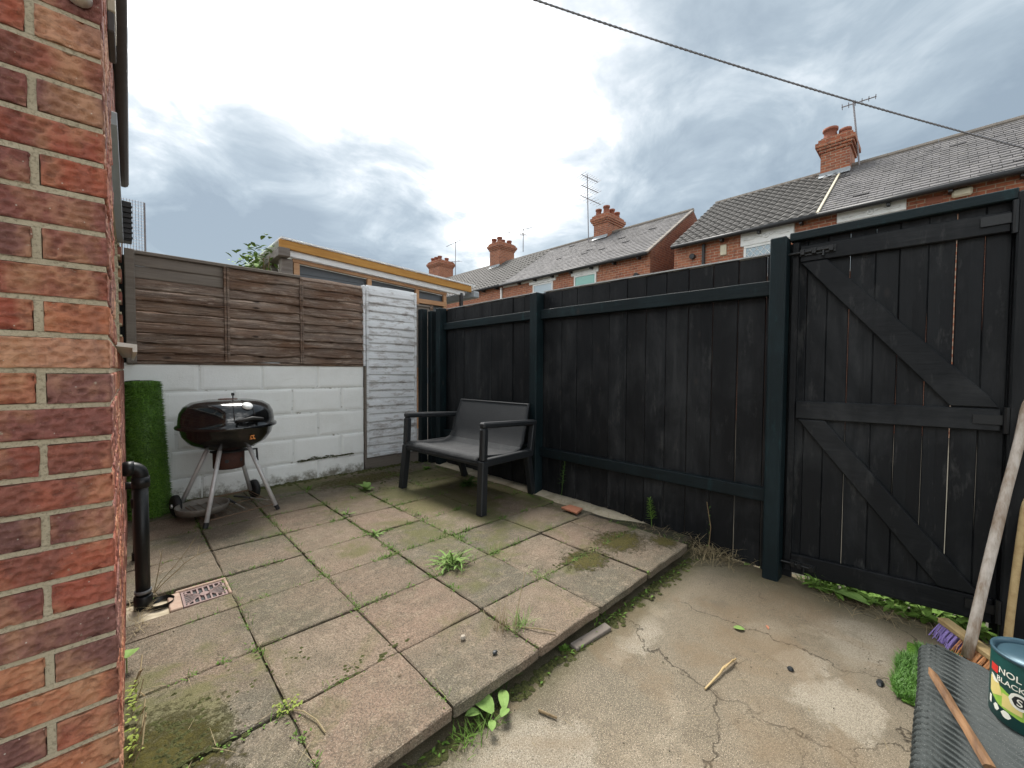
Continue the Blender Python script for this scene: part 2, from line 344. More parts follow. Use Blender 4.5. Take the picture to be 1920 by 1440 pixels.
def m_waneygrey(g):
    p = g.pos(); st = g.noise(g.map(p, (2.0, 2.0, 40)), 1.0, 6, .72, .5)
    c = g.mix(st, (.075, .058, .046), (.27, .235, .20)); kn = g.vor(g.map(p, (4, 4, 10)), 1.0); c = g.mix(g.ramp(kn, [(.04, .9), (.11, 0.0)]), c, (.03, .02, .014))
    return {'Base Color': c, 'Roughness': .85, 'Normal': g.bump(st, .6, .006)}
mat('grey_wood', m_waneygrey)
def m_whitewood(g):
    p = g.pos(); st = g.noise(g.map(p, (4, 4, 60)), 1.0, 6, .75, .4); pe = g.noise(g.map(p, (7, 7, 22)), 1.0, 5, .7)
    c = g.mix(st, (.62, .64, .66), (.78, .79, .80)); c = g.mix(g.ramp(pe, [(.50, 0.0), (.66, .85)]), c, g.mix(st, (.18, .15, .13), (.42, .38, .36)))
    c = g.mix(g.ramp(st, [(.30, .8), (.42, 0.0)]), c, (.20, .17, .155))
    return {'Base Color': c, 'Roughness': .8, 'Normal': g.bump(g.math('ADD', st, pe), .6, .006)}
mat('white_wood', m_whitewood)
def black_wood(axis, teal):
    def fn(g):
        p = g.pos(); r = g.rnd(); sc = {'z': (16, 16, 1.5), 'y': (16, 1.5, 16), 'o': (1, 1, 1)}[axis]
        st = g.noise(g.map(p, sc), 1.0, 6, .7, .6); st2 = g.noise(g.map(p, tuple(v * 5 for v in sc)), 1.0, 4, .7); pat = g.noise(g.map(p, (2.2, 2.2, 1.3)), 1.3, 5, .65, .5)
        a, b = ((.0030, .0068, .0086), (.0066, .0165, .0200)) if teal else ((.0030, .0040, .0053), (.0085, .0103, .0126))
        c = g.mix(st, a, b); c = g.mix(g.math('MULTIPLY', g.ramp(pat, [(.44, 0.0), (.66, 1.0)]), g.ramp(st, [(.3, .15), (.6, .85)])), c, (.040, .042, .044) if not teal else (.014, .028, .033))
        c = g.mix(g.ramp(g.noise(g.map(p, (12, 12, 3.2), (3, 3, 3)), 1.0, 5, .75), [(.58, 0.0), (.72, .6)]), c, (.064, .065, .064) if not teal else (.016, .054, .060))
        kn = g.vor(g.map(p, (5.5, 5.5, 2.6)), 1.0); c = g.mix(g.ramp(kn, [(.03, .75), (.09, 0.0)]), c, (.030, .027, .025))
        c = g.mix(g.ramp(st2, [(.64, 0.0), (.76, .4)]), c, (.055, .052, .048))
        c = g.mix(g.math('MULTIPLY', r, .45), c, (.0035, .0040, .0048))
        z = g.node('ShaderNodeSeparateXYZ', {0: p}).outputs[2]
        return {'Base Color': c, 'Roughness': g.maprange(pat, .3, .7, .48, .68), 'Normal': g.bump(g.math('ADD', st2, g.math('MULTIPLY', st, 1.5)), .35, .004), 'Specular IOR Level': .22}
    return fn
mat('black_board', black_wood('z', False)); mat('black_post', black_wood('z', True)); mat('black_rail', black_wood('y', True)); mat('black_ledge', black_wood('y', False))
mat('cap_strip', lambda g: {'Base Color': g.mix(g.noise(g.pos(), 14, 5, .7), (.50, .52, .52), (.30, .31, .31)), 'Roughness': .6})
mat('black_iron', lambda g: {'Base Color': g.mix(g.noise(g.pos(), 60, 4), (.004, .0048, .0054), (.011, .012, .0135)), 'Roughness': .45, 'Metallic': .2})
def m_plastic(g):
    p = g.pos(); n = g.noise(p, 25, 4, .7)
    return {'Base Color': g.mix(n, (.010, .012, .0145), (.017, .0195, .023)), 'Roughness': g.maprange(n, .3, .7, .42, .58), 'Normal': g.bump(g.noise(p, 600, 2), .1, .002)}
mat('bench_plastic', m_plastic)
def m_weave(g):
    o = g.obj(); s = g.node('ShaderNodeSeparateXYZ', {0: o})
    a = g.math('SINE', g.math('MULTIPLY', s.outputs[1], 520)); b = g.math('SINE', g.math('MULTIPLY', g.math('ADD', s.outputs[0], s.outputs[2]), 300))
    d = g.noise(g.pos(), 22, 5, .7); dust = g.noise(g.pos(), 9, 4, .65)
    c = g.mix(g.math('MULTIPLY', g.ramp(dust, [(.5, 0.0), (.72, .6)]), g.maprange(s.outputs[2], .46, .42, .12, .7)), g.mix(d, (.010, .0125, .0155), (.017, .020, .0245)), (.085, .087, .09))
    c = g.mix(g.ramp(g.vor(g.pos(), 60), [(.05, .8), (.10, 0.0)]), c, (.25, .25, .22))
    return {'Base Color': c, 'Roughness': .5, 'Normal': g.bump(g.math('MULTIPLY', a, b), .6, .004)}
mat('bench_weave', m_weave)
mat('enamel', lambda g: {'Base Color': g.mix(g.ramp(g.noise(g.pos(), 18, 5, .7), [(.5, 0.0), (.8, 1.0)]), (.006, .006, .0065), (.018, .017, .016)), 'Roughness': g.maprange(g.noise(g.pos(), 7, 4, .6), .35, .7, .10, .26), 'Coat Weight': .4, 'Coat Roughness': .08})
mat('dull_black', lambda g: {'Base Color': g.mix(g.noise(g.pos(), 40, 4), (.008, .008, .009), (.022, .022, .022)), 'Roughness': .6})
mat('steel_leg', lambda g: {'Base Color': g.mix(g.noise(g.pos(), 26, 4, .7), (.66, .66, .67), (.44, .43, .42)), 'Metallic': .15, 'Roughness': .4})
mat('tray_steel', lambda g: {'Base Color': g.mix(g.noise(g.pos(), 22, 5, .75), (.30, .29, .27), (.12, .09, .06)), 'Metallic': .3, 'Roughness': .5})
mat('rust', lambda g: {'Base Color': g.mix(g.noise(g.pos(), 32, 5, .75), (.016, .009, .007), (.085, .026, .014)), 'Roughness': .8, 'Normal': g.bump(g.noise(g.pos(), 90, 4), .5, .004)})
mat('rust_wire', lambda g: {'Base Color': g.mix(g.noise(g.pos(), 20, 4), (.12, .07, .04), (.25, .16, .10)), 'Roughness': .6, 'Metallic': .4})
mat('dial', lambda g: {'Base Color': (.75, .76, .75), 'Roughness': .3})
mat('orange_print', lambda g: {'Base Color': (.75, .28, .06), 'Roughness': .4})
mat('rubber', lambda g: {'Base Color': (.012, .012, .013), 'Roughness': .7})
def m_turf(g):
    p = g.pos(); n = g.noise(p, 14, 3); v = g.noise(p, 130, 3, .7)
    c = g.mix(g.ramp(v, [(.35, 0.0), (.65, 1.0)]), (.012, .055, .004), (.150, .31, .030)); c = g.mix(g.ramp(n, [(.4, 0.0), (.7, .4)]), c, (.05, .095, .015))
    return {'Base Color': c, 'Roughness': .55}
mat('turf', m_turf)
def m_turf2(g):
    v = g.noise(g.pos(), 420, 2); return {'Base Color': g.mix(v, (.05, .16, .018), (.17, .33, .07)), 'Roughness': .5}
mat('turf_light', m_turf2)
def m_back(g):
    p = g.pos(); n = g.noise(p, 60, 4, .7)
    c = g.mix(n, (.020, .027, .027), (.046, .055, .053)); c = g.mix(g.ramp(g.vor(p, 260), [(.1, .6), (.2, 0.0)]), c, (.28, .29, .27))
    return {'Base Color': c, 'Roughness': .7, 'Normal': g.bump(g.noise(p, 380, 3), .5, .003)}
mat('turf_backing', m_back)
mat('pipe', lambda g: {'Base Color': g.mix(g.ramp(g.noise(g.pos(), 30, 5, .7), [(.55, 0.0), (.8, .6)]), (.007, .008, .0085), (.03, .03, .028)), 'Roughness': .42, 'Specular IOR Level': .35})
mat('pipe_grey', lambda g: {'Base Color': g.mix(g.noise(g.pos(), 40, 4), (.22, .225, .23), (.09, .09, .09)), 'Roughness': .5})
mat('upvc', lambda g: {'Base Color': g.mix(g.ramp(g.noise(g.pos(), 22, 5, .7), [(.5, 0.0), (.75, .6)]), (.74, .73, .68), (.45, .42, .34)), 'Roughness': .4})
mat('cream', lambda g: {'Base Color': g.mix(g.noise(g.pos(), 9, 5, .7), (.62, .56, .42), (.45, .40, .29)), 'Roughness': .6})
mat('terracotta', lambda g: {'Base Color': g.mix(g.noise(g.pos(), 35, 5, .7), (.30, .175, .125), (.46, .36, .28)), 'Roughness': .8, 'Normal': g.bump(g.noise(g.pos(), 70, 4), .4, .004)})
mat('red_tile', lambda g: {'Base Color': g.mix(g.noise(g.pos(), 25, 5, .7), (.34, .115, .06), (.42, .19, .11)), 'Roughness': .8})
mat('grate', lambda g: {'Base Color': g.mix(g.noise(g.pos(), 60, 4), (.17, .11, .10), (.29, .20, .185)), 'Roughness': .7})
mat('glass', lambda g: {'Base Color': (.16, .24, .26), 'Roughness': .06, 'Specular IOR Level': .8})
mat('glass_green', lambda g: {'Base Color': (.16, .38, .33), 'Roughness': .2, 'Specular IOR Level': .5})
mat('glass_pale', lambda g: {'Base Color': (.34, .42, .47), 'Roughness': .15, 'Specular IOR Level': .6})
def farbrick(seedv, dark=1.0):
    def fn(g):
        p = g.pos(); s = g.node('ShaderNodeSeparateXYZ', {0: p}); nrm = g.node('ShaderNodeSeparateXYZ', {0: g.node('ShaderNodeNewGeometry').outputs['Normal']})
        side = g.math('GREATER_THAN', g.math('ABSOLUTE', nrm.outputs[1]), .7)
        u = g.node('ShaderNodeMix', {0: side, 2: s.outputs[1], 3: s.outputs[0]}).outputs[0]
        v = g.node('ShaderNodeCombineXYZ', {0: u, 1: s.outputs[2], 2: 0.0}).outputs[0]
        b = g.node('ShaderNodeTexBrick', {'Vector': v, 'Scale': 1.0, 'Mortar Size': .009, 'Mortar Smooth': .3, 'Bias': -.1, 'Brick Width': .235, 'Row Height': .078,
            'Color1': (.36 * dark, .115 * dark, .055 * dark), 'Color2': (.24 * dark, .072 * dark, .042 * dark), 'Mortar': (.38 * dark, .29 * dark, .21 * dark)}, offset=.5)
        c = b.outputs[0]; w = g.noise(p, 1.3, 5, .65); f = g.noise(p, 10, 4, .7)
        c = g.mix(g.ramp(w, [(.45, 0.0), (.7, .6)]), c, (.40 * dark, .18 * dark, .10 * dark)); c = g.mix(g.ramp(f, [(.32, .7), (.5, 0.0)]), c, (.085 * dark, .045 * dark, .035 * dark))
        return {'Base Color': c, 'Roughness': .88, 'Normal': g.bump(g.math('ADD', b.outputs[1], g.math('MULTIPLY', f, -.6)), -.5, .012)}
    return fn
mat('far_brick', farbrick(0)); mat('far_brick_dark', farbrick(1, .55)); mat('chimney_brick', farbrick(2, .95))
def m_tile(g):
    p = g.pos(); n = g.noise(p, 5, 5, .65); f = g.noise(p, 22, 4, .7)
    c = g.mix(n, (.050, .046, .042), (.095, .088, .080)); c = g.mix(g.ramp(f, [(.6, 0.0), (.8, .6)]), c, (.17, .155, .13))
    return {'Base Color': c, 'Roughness': .75}
mat('roof_tile', m_tile)
def m_slate(g):
    p = g.pos(); n = g.noise(p, 1.6, 5, .65); f = g.noise(p, 14, 5, .7); v = g.vor(g.map(p, (1, 3.6, 4.5)), 1.0, out=1)
    c = g.mix(n, (.105, .10, .10), (.17, .158, .148)); c = g.mix(.4, c, g.mix(g.node('ShaderNodeSeparateXYZ', {0: v}).outputs[0], (.07, .07, .08), (.20, .192, .20)))
    c = g.mix(g.ramp(f, [(.55, 0.0), (.75, .7)]), c, (.15, .14, .085))
    return {'Base Color': c, 'Roughness': .75, 'Specular IOR Level': .3}
mat('slate', m_slate)
mat('ridge', lambda g: {'Base Color': g.mix(g.noise(g.pos(), 6, 4), (.13, .115, .10), (.22, .19, .16)), 'Roughness': .85})
mat('gutter_black', lambda g: {'Base Color': (.014, .014, .015), 'Roughness': .5})
mat('eave_dark', lambda g: {'Base Color': g.mix(g.noise(g.pos(), 12, 4, .7), (.05, .045, .042), (.11, .10, .095)), 'Roughness': .75})
mat('lintel', lambda g: {'Base Color': g.mix(g.ramp(g.noise(g.pos(), 5, 5, .7), [(.5, 0.0), (.75, .6)]), (.72, .72, .70), (.48, .47, .44)), 'Roughness': .8})
mat('lead', lambda g: {'Base Color': g.mix(g.noise(g.pos(), 8, 4), (.25, .28, .30), (.36, .38, .40)), 'Roughness': .5})
mat('pot', lambda g: {'Base Color': g.mix(g.noise(g.pos(), 8, 5, .7), (.32, .10, .055), (.17, .075, .05)), 'Roughness': .85})
mat('aerial', lambda g: {'Base Color': (.20, .19, .20), 'Roughness': .5, 'Metallic': .4})
def m_pine(c0, c1):
    def fn(g):
        p = g.pos(); st = g.ramp(g.noise(g.map(p, (3, 30, 30)), 1.0, 5, .65), [(.35, 0.0), (.65, 1.0)]); return {'Base Color': g.mix(st, c0, c1), 'Roughness': .7, 'Normal': g.bump(st, .3, .004)}
    return fn
mat('amber_wood', m_pine((.40, .185, .035), (.52, .27, .06))); mat('pine_wood', m_pine((.38, .19, .09), (.52, .31, .17)))
mat('grey_board', lambda g: {'Base Color': g.mix(g.noise(g.map(g.pos(), (2, 2, 30)), 1, 5, .7), (.085, .10, .115), (.13, .145, .16)), 'Roughness': .7})
mat('grey_timber', m_pine((.12, .10, .085), (.22, .19, .165)))
mat('polycarb', lambda g: {'Base Color': (.86, .87, .87), 'Roughness': .35, 'Transmission Weight': .25})
def m_leaf(a, b, sub=.0):
    def fn(g):
        p = g.pos(); n = g.noise(p, 30, 3, .6); r = g.rnd()
        return {'Base Color': g.mix(n, a, b), 'Roughness': .7, 'Specular IOR Level': .2}
    return fn
mat('leaf', m_leaf((.060, .125, .018), (.135, .225, .040))); mat('leaf_pale', m_leaf((.115, .205, .045), (.215, .32, .095))); mat('leaf_dark', m_leaf((.03, .075, .015), (.075, .135, .03)))
mat('leaf_yellow', m_leaf((.16, .21, .035), (.27, .32, .065))); mat('straw', m_leaf((.20, .155, .085), (.36, .29, .17))); mat('straw_dark', m_leaf((.12, .085, .045), (.25, .18, .10)))
mat('moss', lambda g: {'Base Color': g.mix(g.noise(g.pos(), 70, 4, .7), (.020, .024, .006), (.095, .100, .020)), 'Roughness': .95, 'Normal': g.bump(g.noise(g.pos(), 160, 4), .9, .01)})
mat('handle_grey', lambda g: {'Base Color': g.mix(g.ramp(g.noise(g.map(g.pos(), (14, 14, 3)), 1, 5, .7), [(.4, 0.0), (.62, 1.0)]), (.52, .47, .42), (.20, .13, .075)), 'Roughness': .7, 'Normal': g.bump(g.noise(g.map(g.pos(), (60, 60, 6)), 1, 4), .3, .003)})
mat('handle_tan', m_pine((.34, .23, .10), (.46, .34, .17))); mat('stick', m_pine((.075, .036, .016), (.22, .115, .05)))
mat('bristle_purple', lambda g: {'Base Color': g.mix(g.noise(g.pos(), 90, 3), (.24, .17, .50), (.40, .30, .66)), 'Roughness': .5})
mat('bristle_orange', lambda g: {'Base Color': g.mix(g.noise(g.pos(), 90, 3), (.62, .26, .09), (.80, .43, .20)), 'Roughness': .5})
mat('can_green', lambda g: {'Base Color': g.mix(g.noise(g.pos(), 40, 3), (.006, .050, .046), (.010, .065, .058)), 'Roughness': .35})
mat('can_lid', lambda g: {'Base Color': (.05, .10, .13), 'Roughness': .35, 'Metallic': .3})
mat('print_white', lambda g: {'Base Color': (.80, .80, .70), 'Roughness': .45}); mat('print_red', lambda g: {'Base Color': (.62, .03, .025), 'Roughness': .45}); mat('print_yellow', lambda g: {'Base Color': (.72, .60, .22), 'Roughness': .45})
mat('print_lime', lambda g: {'Base Color': g.mix(g.noise(g.pos(), 60, 2), (.16, .42, .04), (.42, .62, .10)), 'Roughness': .45}); mat('print_dark', lambda g: {'Base Color': (.015, .018, .02), 'Roughness': .45})
mat('rope', lambda g: {'Base Color': g.mix(g.noise(g.pos(), 160, 3), (.10, .10, .12), (.26, .26, .27)), 'Roughness': .8})
mat('mesh_wire', lambda g: {'Base Color': (.30, .29, .31), 'Roughness': .5, 'Metallic': .5})
mat('pebble', lambda g: {'Base Color': (.36, .31, .25), 'Roughness': .85})

# ------------------------------------------------------------------ ground, yard, patio
YZ = -.085
struct('ground', MB().box(-300, 300, -300, 300, -.6, -.22), 'ground')
def build_yard():
    mb = MB(); nx, ny = 90, 60; x0, x1, y0, y1 = -3.0, 2.78, -2.6, 1.12
    vs = [(x0 + (x1 - x0) * i / nx, y0 + (y1 - y0) * j / ny, YZ + .006 * nz(i * .31, j * .27, 0) + .0025 * nz(i * 1.1, j * 1.1, 4)) for j in range(ny + 1) for i in range(nx + 1)]
    mb.add(vs, [(j * (nx + 1) + i, j * (nx + 1) + i + 1, (j + 1) * (nx + 1) + i + 1, (j + 1) * (nx + 1) + i) for j in range(ny) for i in range(nx)])
    mb.box(x0, x1, y0, y1, -.22, YZ - .03)
    o = struct('concrete_yard', mb, 'concrete', True)
    return o
yard = build_yard()

XL = [-.06, .36, .748, 1.155, 1.568, 2.02, 2.53]
YL = [1.035, 1.395, 1.79, 2.172, 2.545, 2.955, 3.385, 3.80, 4.245]
def build_patio():
    mb = MB().box(-.10, 2.70, 1.085, 4.40, -.215, -.013)
    bed = struct('patio', mb, 'soil')
    def slab(x0, x1, y0, y1, dz=0.0, th=.040):
        g = rnd.uniform(.002, .005); x0 += g; x1 -= g; y0 += g; y1 -= g; n = 7
        cx, cy = (x0 + x1) / 2, (y0 + y1) / 2; tx, ty = rnd.uniform(-.010, .010), rnd.uniform(-.010, .010); sd = rnd.uniform(0, 99)
        mb = MB(); vs = []
        us = [0, .016, .2, .4, .6, .8, .984, 1]
        for j in range(8):
            for i in range(8):
                x = x0 + (x1 - x0) * us[i]; y = y0 + (y1 - y0) * us[j]; e = (i in (0, 7)) + (j in (0, 7))
                z = dz + tx * (x - cx) * 2 + ty * (y - cy) * 2 + .0022 * nz(x, y, sd, 5)
                if e: z -= .0025 + .003 * rnd.random(); x += rnd.uniform(-.0025, .0025); y += rnd.uniform(-.0025, .0025)
                if e == 2: x += (cx - x) * .02; y += (cy - y) * .02; z -= .003
                vs.append((x - cx, y - cy, z))
        fs = [(j * 8 + i, j * 8 + i + 1, j * 8 + 8 + i + 1, j * 8 + 8 + i) for j in range(7) for i in range(7)]
        ring = [i for i in range(8)] + [j * 8 + 7 for j in range(1, 8)] + [56 + i for i in range(6, -1, -1)] + [j * 8 for j in range(6, 0, -1)]
        k = len(vs); vs += [(vs[i][0] * .995, vs[i][1] * .995, -th) for i in ring]; m = len(ring)
        fs += [(ring[(a + 1) % m], ring[a], k + a, k + (a + 1) % m) for a in range(m)]
        mb.add(vs, fs); o = part('paving_slab', mb, 'slab', bed, local=True); o.location = (cx, cy, 0); return o
    for j in range(8):
        for i in range(6):
            x0, x1, y0, y1 = XL[i], XL[i + 1], YL[j], YL[j + 1]
            # joints wander a little, as laid
            if i == 3 and j >= 1: x1 -= .03
            if i == 4: x0 -= .03 if j >= 1 else 0; x1 -= .03 if j >= 1 else 0
            if i == 0 and j == 3:
                slab(x0, x1, y0, 2.318); continue
            if i == 5:
                if j == 0: slab(2.03, 2.53, y0, y1, .004)
                elif j == 1: slab(1.99, 2.30, y0, y1, .0); slab(2.30, 2.54, y0, y1, -.004)
                elif j == 2: slab(1.99, 2.42, y0, y1, .002); slab(2.42, 2.60, y0, y1, -.010)
                else: slab(1.99, 2.44, y0, y1, rnd.uniform(-.006, .002)); slab(2.44, 2.66, y0, y1, -.006)
                continue
            slab(x0, x1, y0, y1, rnd.uniform(-.004, .003))
    # pale concrete haunching along the foot of the black fence
    m = MB(); n = 50; vs = []
    for k in range(n + 1):
        y = 1.25 + (4.0 - 1.25) * k / n; w = .04 * nz(y, 2, 3, 3) - .02 + .05 * max(0, 1 - (y - 1.25) / .35); x = 2.615 + w
        vs += [(x, y, -.05), (x + .004, y, -.002 + .004 * nz(y, 1, 1, 6)), ((x + 2.72) / 2, y, .010 + .006 * nz(y, 4, 1, 9)), (2.735, y, .022 + .01 * nz(y, 5, 1, 3)), (2.735, y, -.05)]
        tp = min(1, (y - 1.25) / .45); vs[-5:] = [(a_, b_, c_ - (1 - tp) * .045) for a_, b_, c_ in vs[-5:]]
    m.add(vs, [(k * 5 + q, (k + 1) * 5 + q, (k + 1) * 5 + q + 1, k * 5 + q + 1) for k in range(n) for q in range(4)] + [(4, 3, 2, 1, 0)])
    part('haunching', m, 'haunch', bed, True)
    # mortar fill round the gully
    m = MB(); m.box(-.03, .175, 2.33, 2.535, -.05, -.012); m.box(.15, .355, 2.515, 2.54, -.05, -.016)
    part('mortar_fill', m, 'haunch', bed, bevel=.01)
    return bed
patio = build_patio()

# ------------------------------------------------------------------ brick house
house = thing('brick_house', 'red dimpled brick house corner with dark eaves gutter and white window sill', 'house', (-.0204, 1.33, 0), R(-.54))
CRS = .078; BH = .0675
def dimple_brick(lx, ly, seed, fine=True):
    r = random.Random(seed); mb = MB(); h = BH
    def dg(l): return [((i + .5 + .5 * (j % 2) + r.uniform(-.38, .38)) * .0175, (j + .5 + r.uniform(-.35, .35)) * .0165, r.uniform(.0065, .0105)) for j in range(4) for i in range(int(l / .0175)) if r.random() < .88]
    dm_f = dg(lx)
    dm_s = dg(ly)
    def dent(u, w, dm):
        d = 0
        for a, b, q in dm:
            t = ((u - a) ** 2 + ((w - b) * 1.3) ** 2) / (q * q)
            if t < 1: d = max(d, (1 - t) ** .65 * q * .95)
        return d
    nu, nw = max(6, int(lx / .0042)), 15; nv = max(6, int(ly / .0042))
    o = seed * 3.7
    def wob(u, w): return .0022 * nz(u, w, o, 28)
    vs = []; fs = []
    for j in range(nw + 1):
        for i in range(nu + 1):
            u = lx * i / nu; w = h * j / nw; e = (i in (0, nu)) or (j in (0, nw))
            y = dent(u, w, dm_f) + wob(u, w) + (.0035 + .002 * nz(u, w, o + 9, 60) if e else 0)
            x = -lx + u; z = w
            if i == nu: x -= .002
            if j in (0, nw): z += .0022 * nz(u, j, o, 40) + (.0015 if j == 0 else -.0015)
            if i == 0: x += .002 * nz(w, 3, o, 60) + .002
            vs.append((x, y, z))
    fs += [(j * (nu + 1) + i, j * (nu + 1) + i + 1, (j + 1) * (nu + 1) + i + 1, (j + 1) * (nu + 1) + i) for j in range(nw) for i in range(nu)]
    mb.add(vs, fs); vs = []
    for j in range(nw + 1):
        for i in range(nv + 1):
            u = ly * i / nv; w = h * j / nw; e = (i in (0, nv)) or (j in (0, nw))
            x = -(dent(u, w, dm_s) * .4 + wob(u, w + 1) + (.0035 if e else 0)); y = u; z = w
            if i == 0: y = vs0 if False else .0035; x = -.002
            if j in (0, nw): z += .0022 * nz(u, j + 4, o, 40) + (.0015 if j == 0 else -.0015)
            vs.append((x, y, z))
    fs = [(j * (nv + 1) + i, j * (nv + 1) + i + 1, (j + 1) * (nv + 1) + i + 1, (j + 1) * (nv + 1) + i) for j in range(nw) for i in range(nv)]
    mb.add(vs, fs)
    mb.add([(-lx + .004, .004, .001), (-.004, .004, .001), (-.004, ly, .001), (-lx + .004, ly, .001), (-lx + .004, .004, h - .001), (-.004, .004, h - .001), (-.004, ly, h - .001), (-lx + .004, ly, h - .001)],
           [(3, 2, 1, 0), (4, 5, 6, 7), (2, 3, 7, 6), (3, 0, 4, 7)])
    return mb.mesh('brick', 'brick', True)
def build_house():
    wall = MB(); D = .022; top = 2.52; JD = .0065; mo = MB()
    wy0, wy1, wz0, wz1 = .70, 2.55, 1.185, 1.96      # window opening in the side wall (local y, z)
    E = .018
    wall.box(-1.6, -E, D, 2.90, -.25, wz0); wall.box(-1.6, -E, D, wy0, wz0, top); wall.box(-1.6, -E, wy1, 2.90, wz0, top); wall.box(-1.6, -E, wy0, wy1, wz1, top); wall.box(-1.6, -.14, wy0, wy1, wz0, wz1)
    w = part('wall', wall, 'mortar', house, local=True)
    S = [dimple_brick(.215, .1025, 11 + k) for k in range(7)]; Hh = [dimple_brick(.1025, .215, 31 + k) for k in range(7)]
    n = 0; rest = MB()
    nc = int((top + .25) / CRS)
    for c in range(nc):
        z = -.245 + c * CRS; odd = c % 2
        zj = z + BH - .001; mo.box(-.75, -.004, JD, .03, zj, z + CRS + .001); mo.box(-.03, -.0045, JD + .0005, 2.685, zj, z + CRS + .001) if not (wz0 - .05 < zj < wz1 - .02) else [mo.box(-.03, -.0045, a_, b_, zj, z + CRS + .001) for a_, b_ in ((JD + .0005, wy0), (wy1, 2.685))]
        # front face, from the corner leftwards
        x = 0.0; first = True
        while x > -.62:
            if first: me = (S if odd else Hh)[rnd.randrange(7)]; L = .215 if odd else .1025
            else: me = S[rnd.randrange(7)]; L = .215
            o = link('brick', me, w, (x + rnd.uniform(-.0015, .0015), rnd.uniform(-.0015, .0015), z + rnd.uniform(-.0015, .0015))); o.rotation_euler = (0, rnd.uniform(-.006, .006), 0)
            x -= L + .012; first = False; mo.box(x - .001, x + .013, JD, .03, z, z + BH)
        # side face
        y = (.1025 if odd else .215) + .012; mo.box(-.03, -.0045, y - .013, y + .001, z, z + BH)
        while y < 2.68:
            inside = (wz0 - .04 < z < wz1 - .02) and (y + .215 > wy0 and y < wy1)
            if not inside:
                if y < .95 :
                    link('brick', Hh[rnd.randrange(7)], w, (rnd.uniform(-.001, .001), y, z))
                else: rest.box(-.1, 0 + rnd.uniform(-.002, .001), y, y + .215, z, z + BH)
            y += .227
            if not inside and y < 2.68: mo.box(-.03, -.0045, y - .013, y + .001, z, z + BH)
    part('mortar', mo, 'mortar', w, local=True)
    ro = part('brickwork', rest, 'brick', w, local=True); ro['kind'] = 'stuff'
    # eaves, gutter, cream trim, window
    e = MB(); e.box(-1.7, .022, -.02, 2.95, top + .004, top + .05); part('soffit', e, 'eave_dark', house, local=True)
    gt = MB(); gt.tube([(.020, -.05, top + .03), (.020, 2.98, top - .03)], .030, 10); part('gutter', gt, 'eave_dark', house, True, local=True)
    rf = MB(); rf.add([(.05, -.05, top + .08), (.05, 2.98, top + .08), (-3.2, 2.98, top + 1.9), (-3.2, -.05, top + 1.9), (.05, -.05, top + .05), (.05, 2.98, top + .05), (-3.2, 2.98, top + 1.87), (-3.2, -.05, top + 1.87)], [(0, 1, 2, 3), (7, 6, 5, 4), (0, 4, 5, 1), (1, 5, 6, 2), (3, 2, 6, 7), (0, 3, 7, 4)]); part('roof', rf, 'slate', house, local=True)
    cb = MB(); cb.box(.0, .019, .42, .60, 2.16, top - .04); part('trim_box', cb, 'cream', house, local=True, bevel=.003)
    cb = MB(); cb.box(.0, .017, .42, .60, 2.10, 2.158); part('trim_box', cb, 'eave_dark', house, local=True, bevel=.003)
    wn = MB(); wn.box(-.10, -.05, wy0, wy1, wz0, wz0 + .06); wn.box(-.10, -.05, wy0, wy1, wz1 - .06, wz1); wn.box(-.10, -.05, wy0, wy0 + .06, wz0 + .06, wz1 - .06); wn.box(-.10, -.05, wy1 - .06, wy1, wz0 + .06, wz1 - .06); wn.box(-.098, -.052, 1.6, 1.66, wz0 + .06, wz1 - .06)
    wf = part('window', wn, 'upvc', house, local=True)
    part('pane', MB().box(-.085, -.075, wy0 + .05, wy1 - .05, wz0 + .05, wz1 - .05), 'glass', wf, local=True)
    sl = MB(); sl.prism([(-.06, wz0 - .004), (.052, wz0 - .018), (.052, wz0 - .045), (.040, wz0 - .045), (.040, wz0 - .030), (-.06, wz0 - .020)], 'y', wy0 - .06, wy1 + .05)
    part('sill', sl, 'upvc', wf, local=True)
    hd = MB(); hd.box(-.02, .014, wy0 + .05, wy1 + .10, wz1 + .002, wz1 + .05); part('head_trim', hd, 'lead', house, local=True, bevel=.002)
    br = MB(); br.lathe([(.0, 0), (.022, 0), (.018, .035), (.0, .045)], (-.035, -.002, 1.90), 14, M=Matrix.Rotation(R(90), 4, 'X')); br.tube([(-.035, -.03, 1.9), (-.02, -.02, 1.95), (-.02, -.004, 2.1)], .006, 8)
    part('security_sensor', br, 'upvc', house, True, local=True)
build_house()
vb = thing('vent_box', 'small black louvred vent box fixed at the end of the brick house wall', 'vent', (.045, 4.22, 2.02))
m = MB().box(.010, .066, 4.165, 4.28, 2.03, 2.32); part('housing', m, 'black_iron', vb, bevel=.004)
for k in range(7): part('louvre', MB().box(.006, .070, 4.150, 4.166, 2.045 + k * .038, 2.058 + k * .038), 'dull_black', vb)
part('bracket', MB().box(-.03, .012, 4.19, 4.25, 2.04, 2.30), 'dull_black', vb)
wm = thing('wire_mesh_panel', 'galvanised wire mesh panel standing above the fence end beside the brick house', 'mesh panel', (.08, 4.37, 1.2))
m = MB()
for x in (.01, .145): m.tube([(x, 4.37, 1.0), (x, 4.37, 2.395)], .007, 6)
part('frame', m, 'mesh_wire', wm)
m = MB()
for k in range(9): m.tube([(.01 + k * .0165, 4.37, 1.9), (.01 + k * .0165, 4.37, 2.40)], .0014, 4)
for k in range(20): m.tube([(.005, 4.37, 1.92 + k * .025), (.15, 4.37, 1.92 + k * .025)], .0014, 4)
part('wire_grid', m, 'mesh_wire', wm)

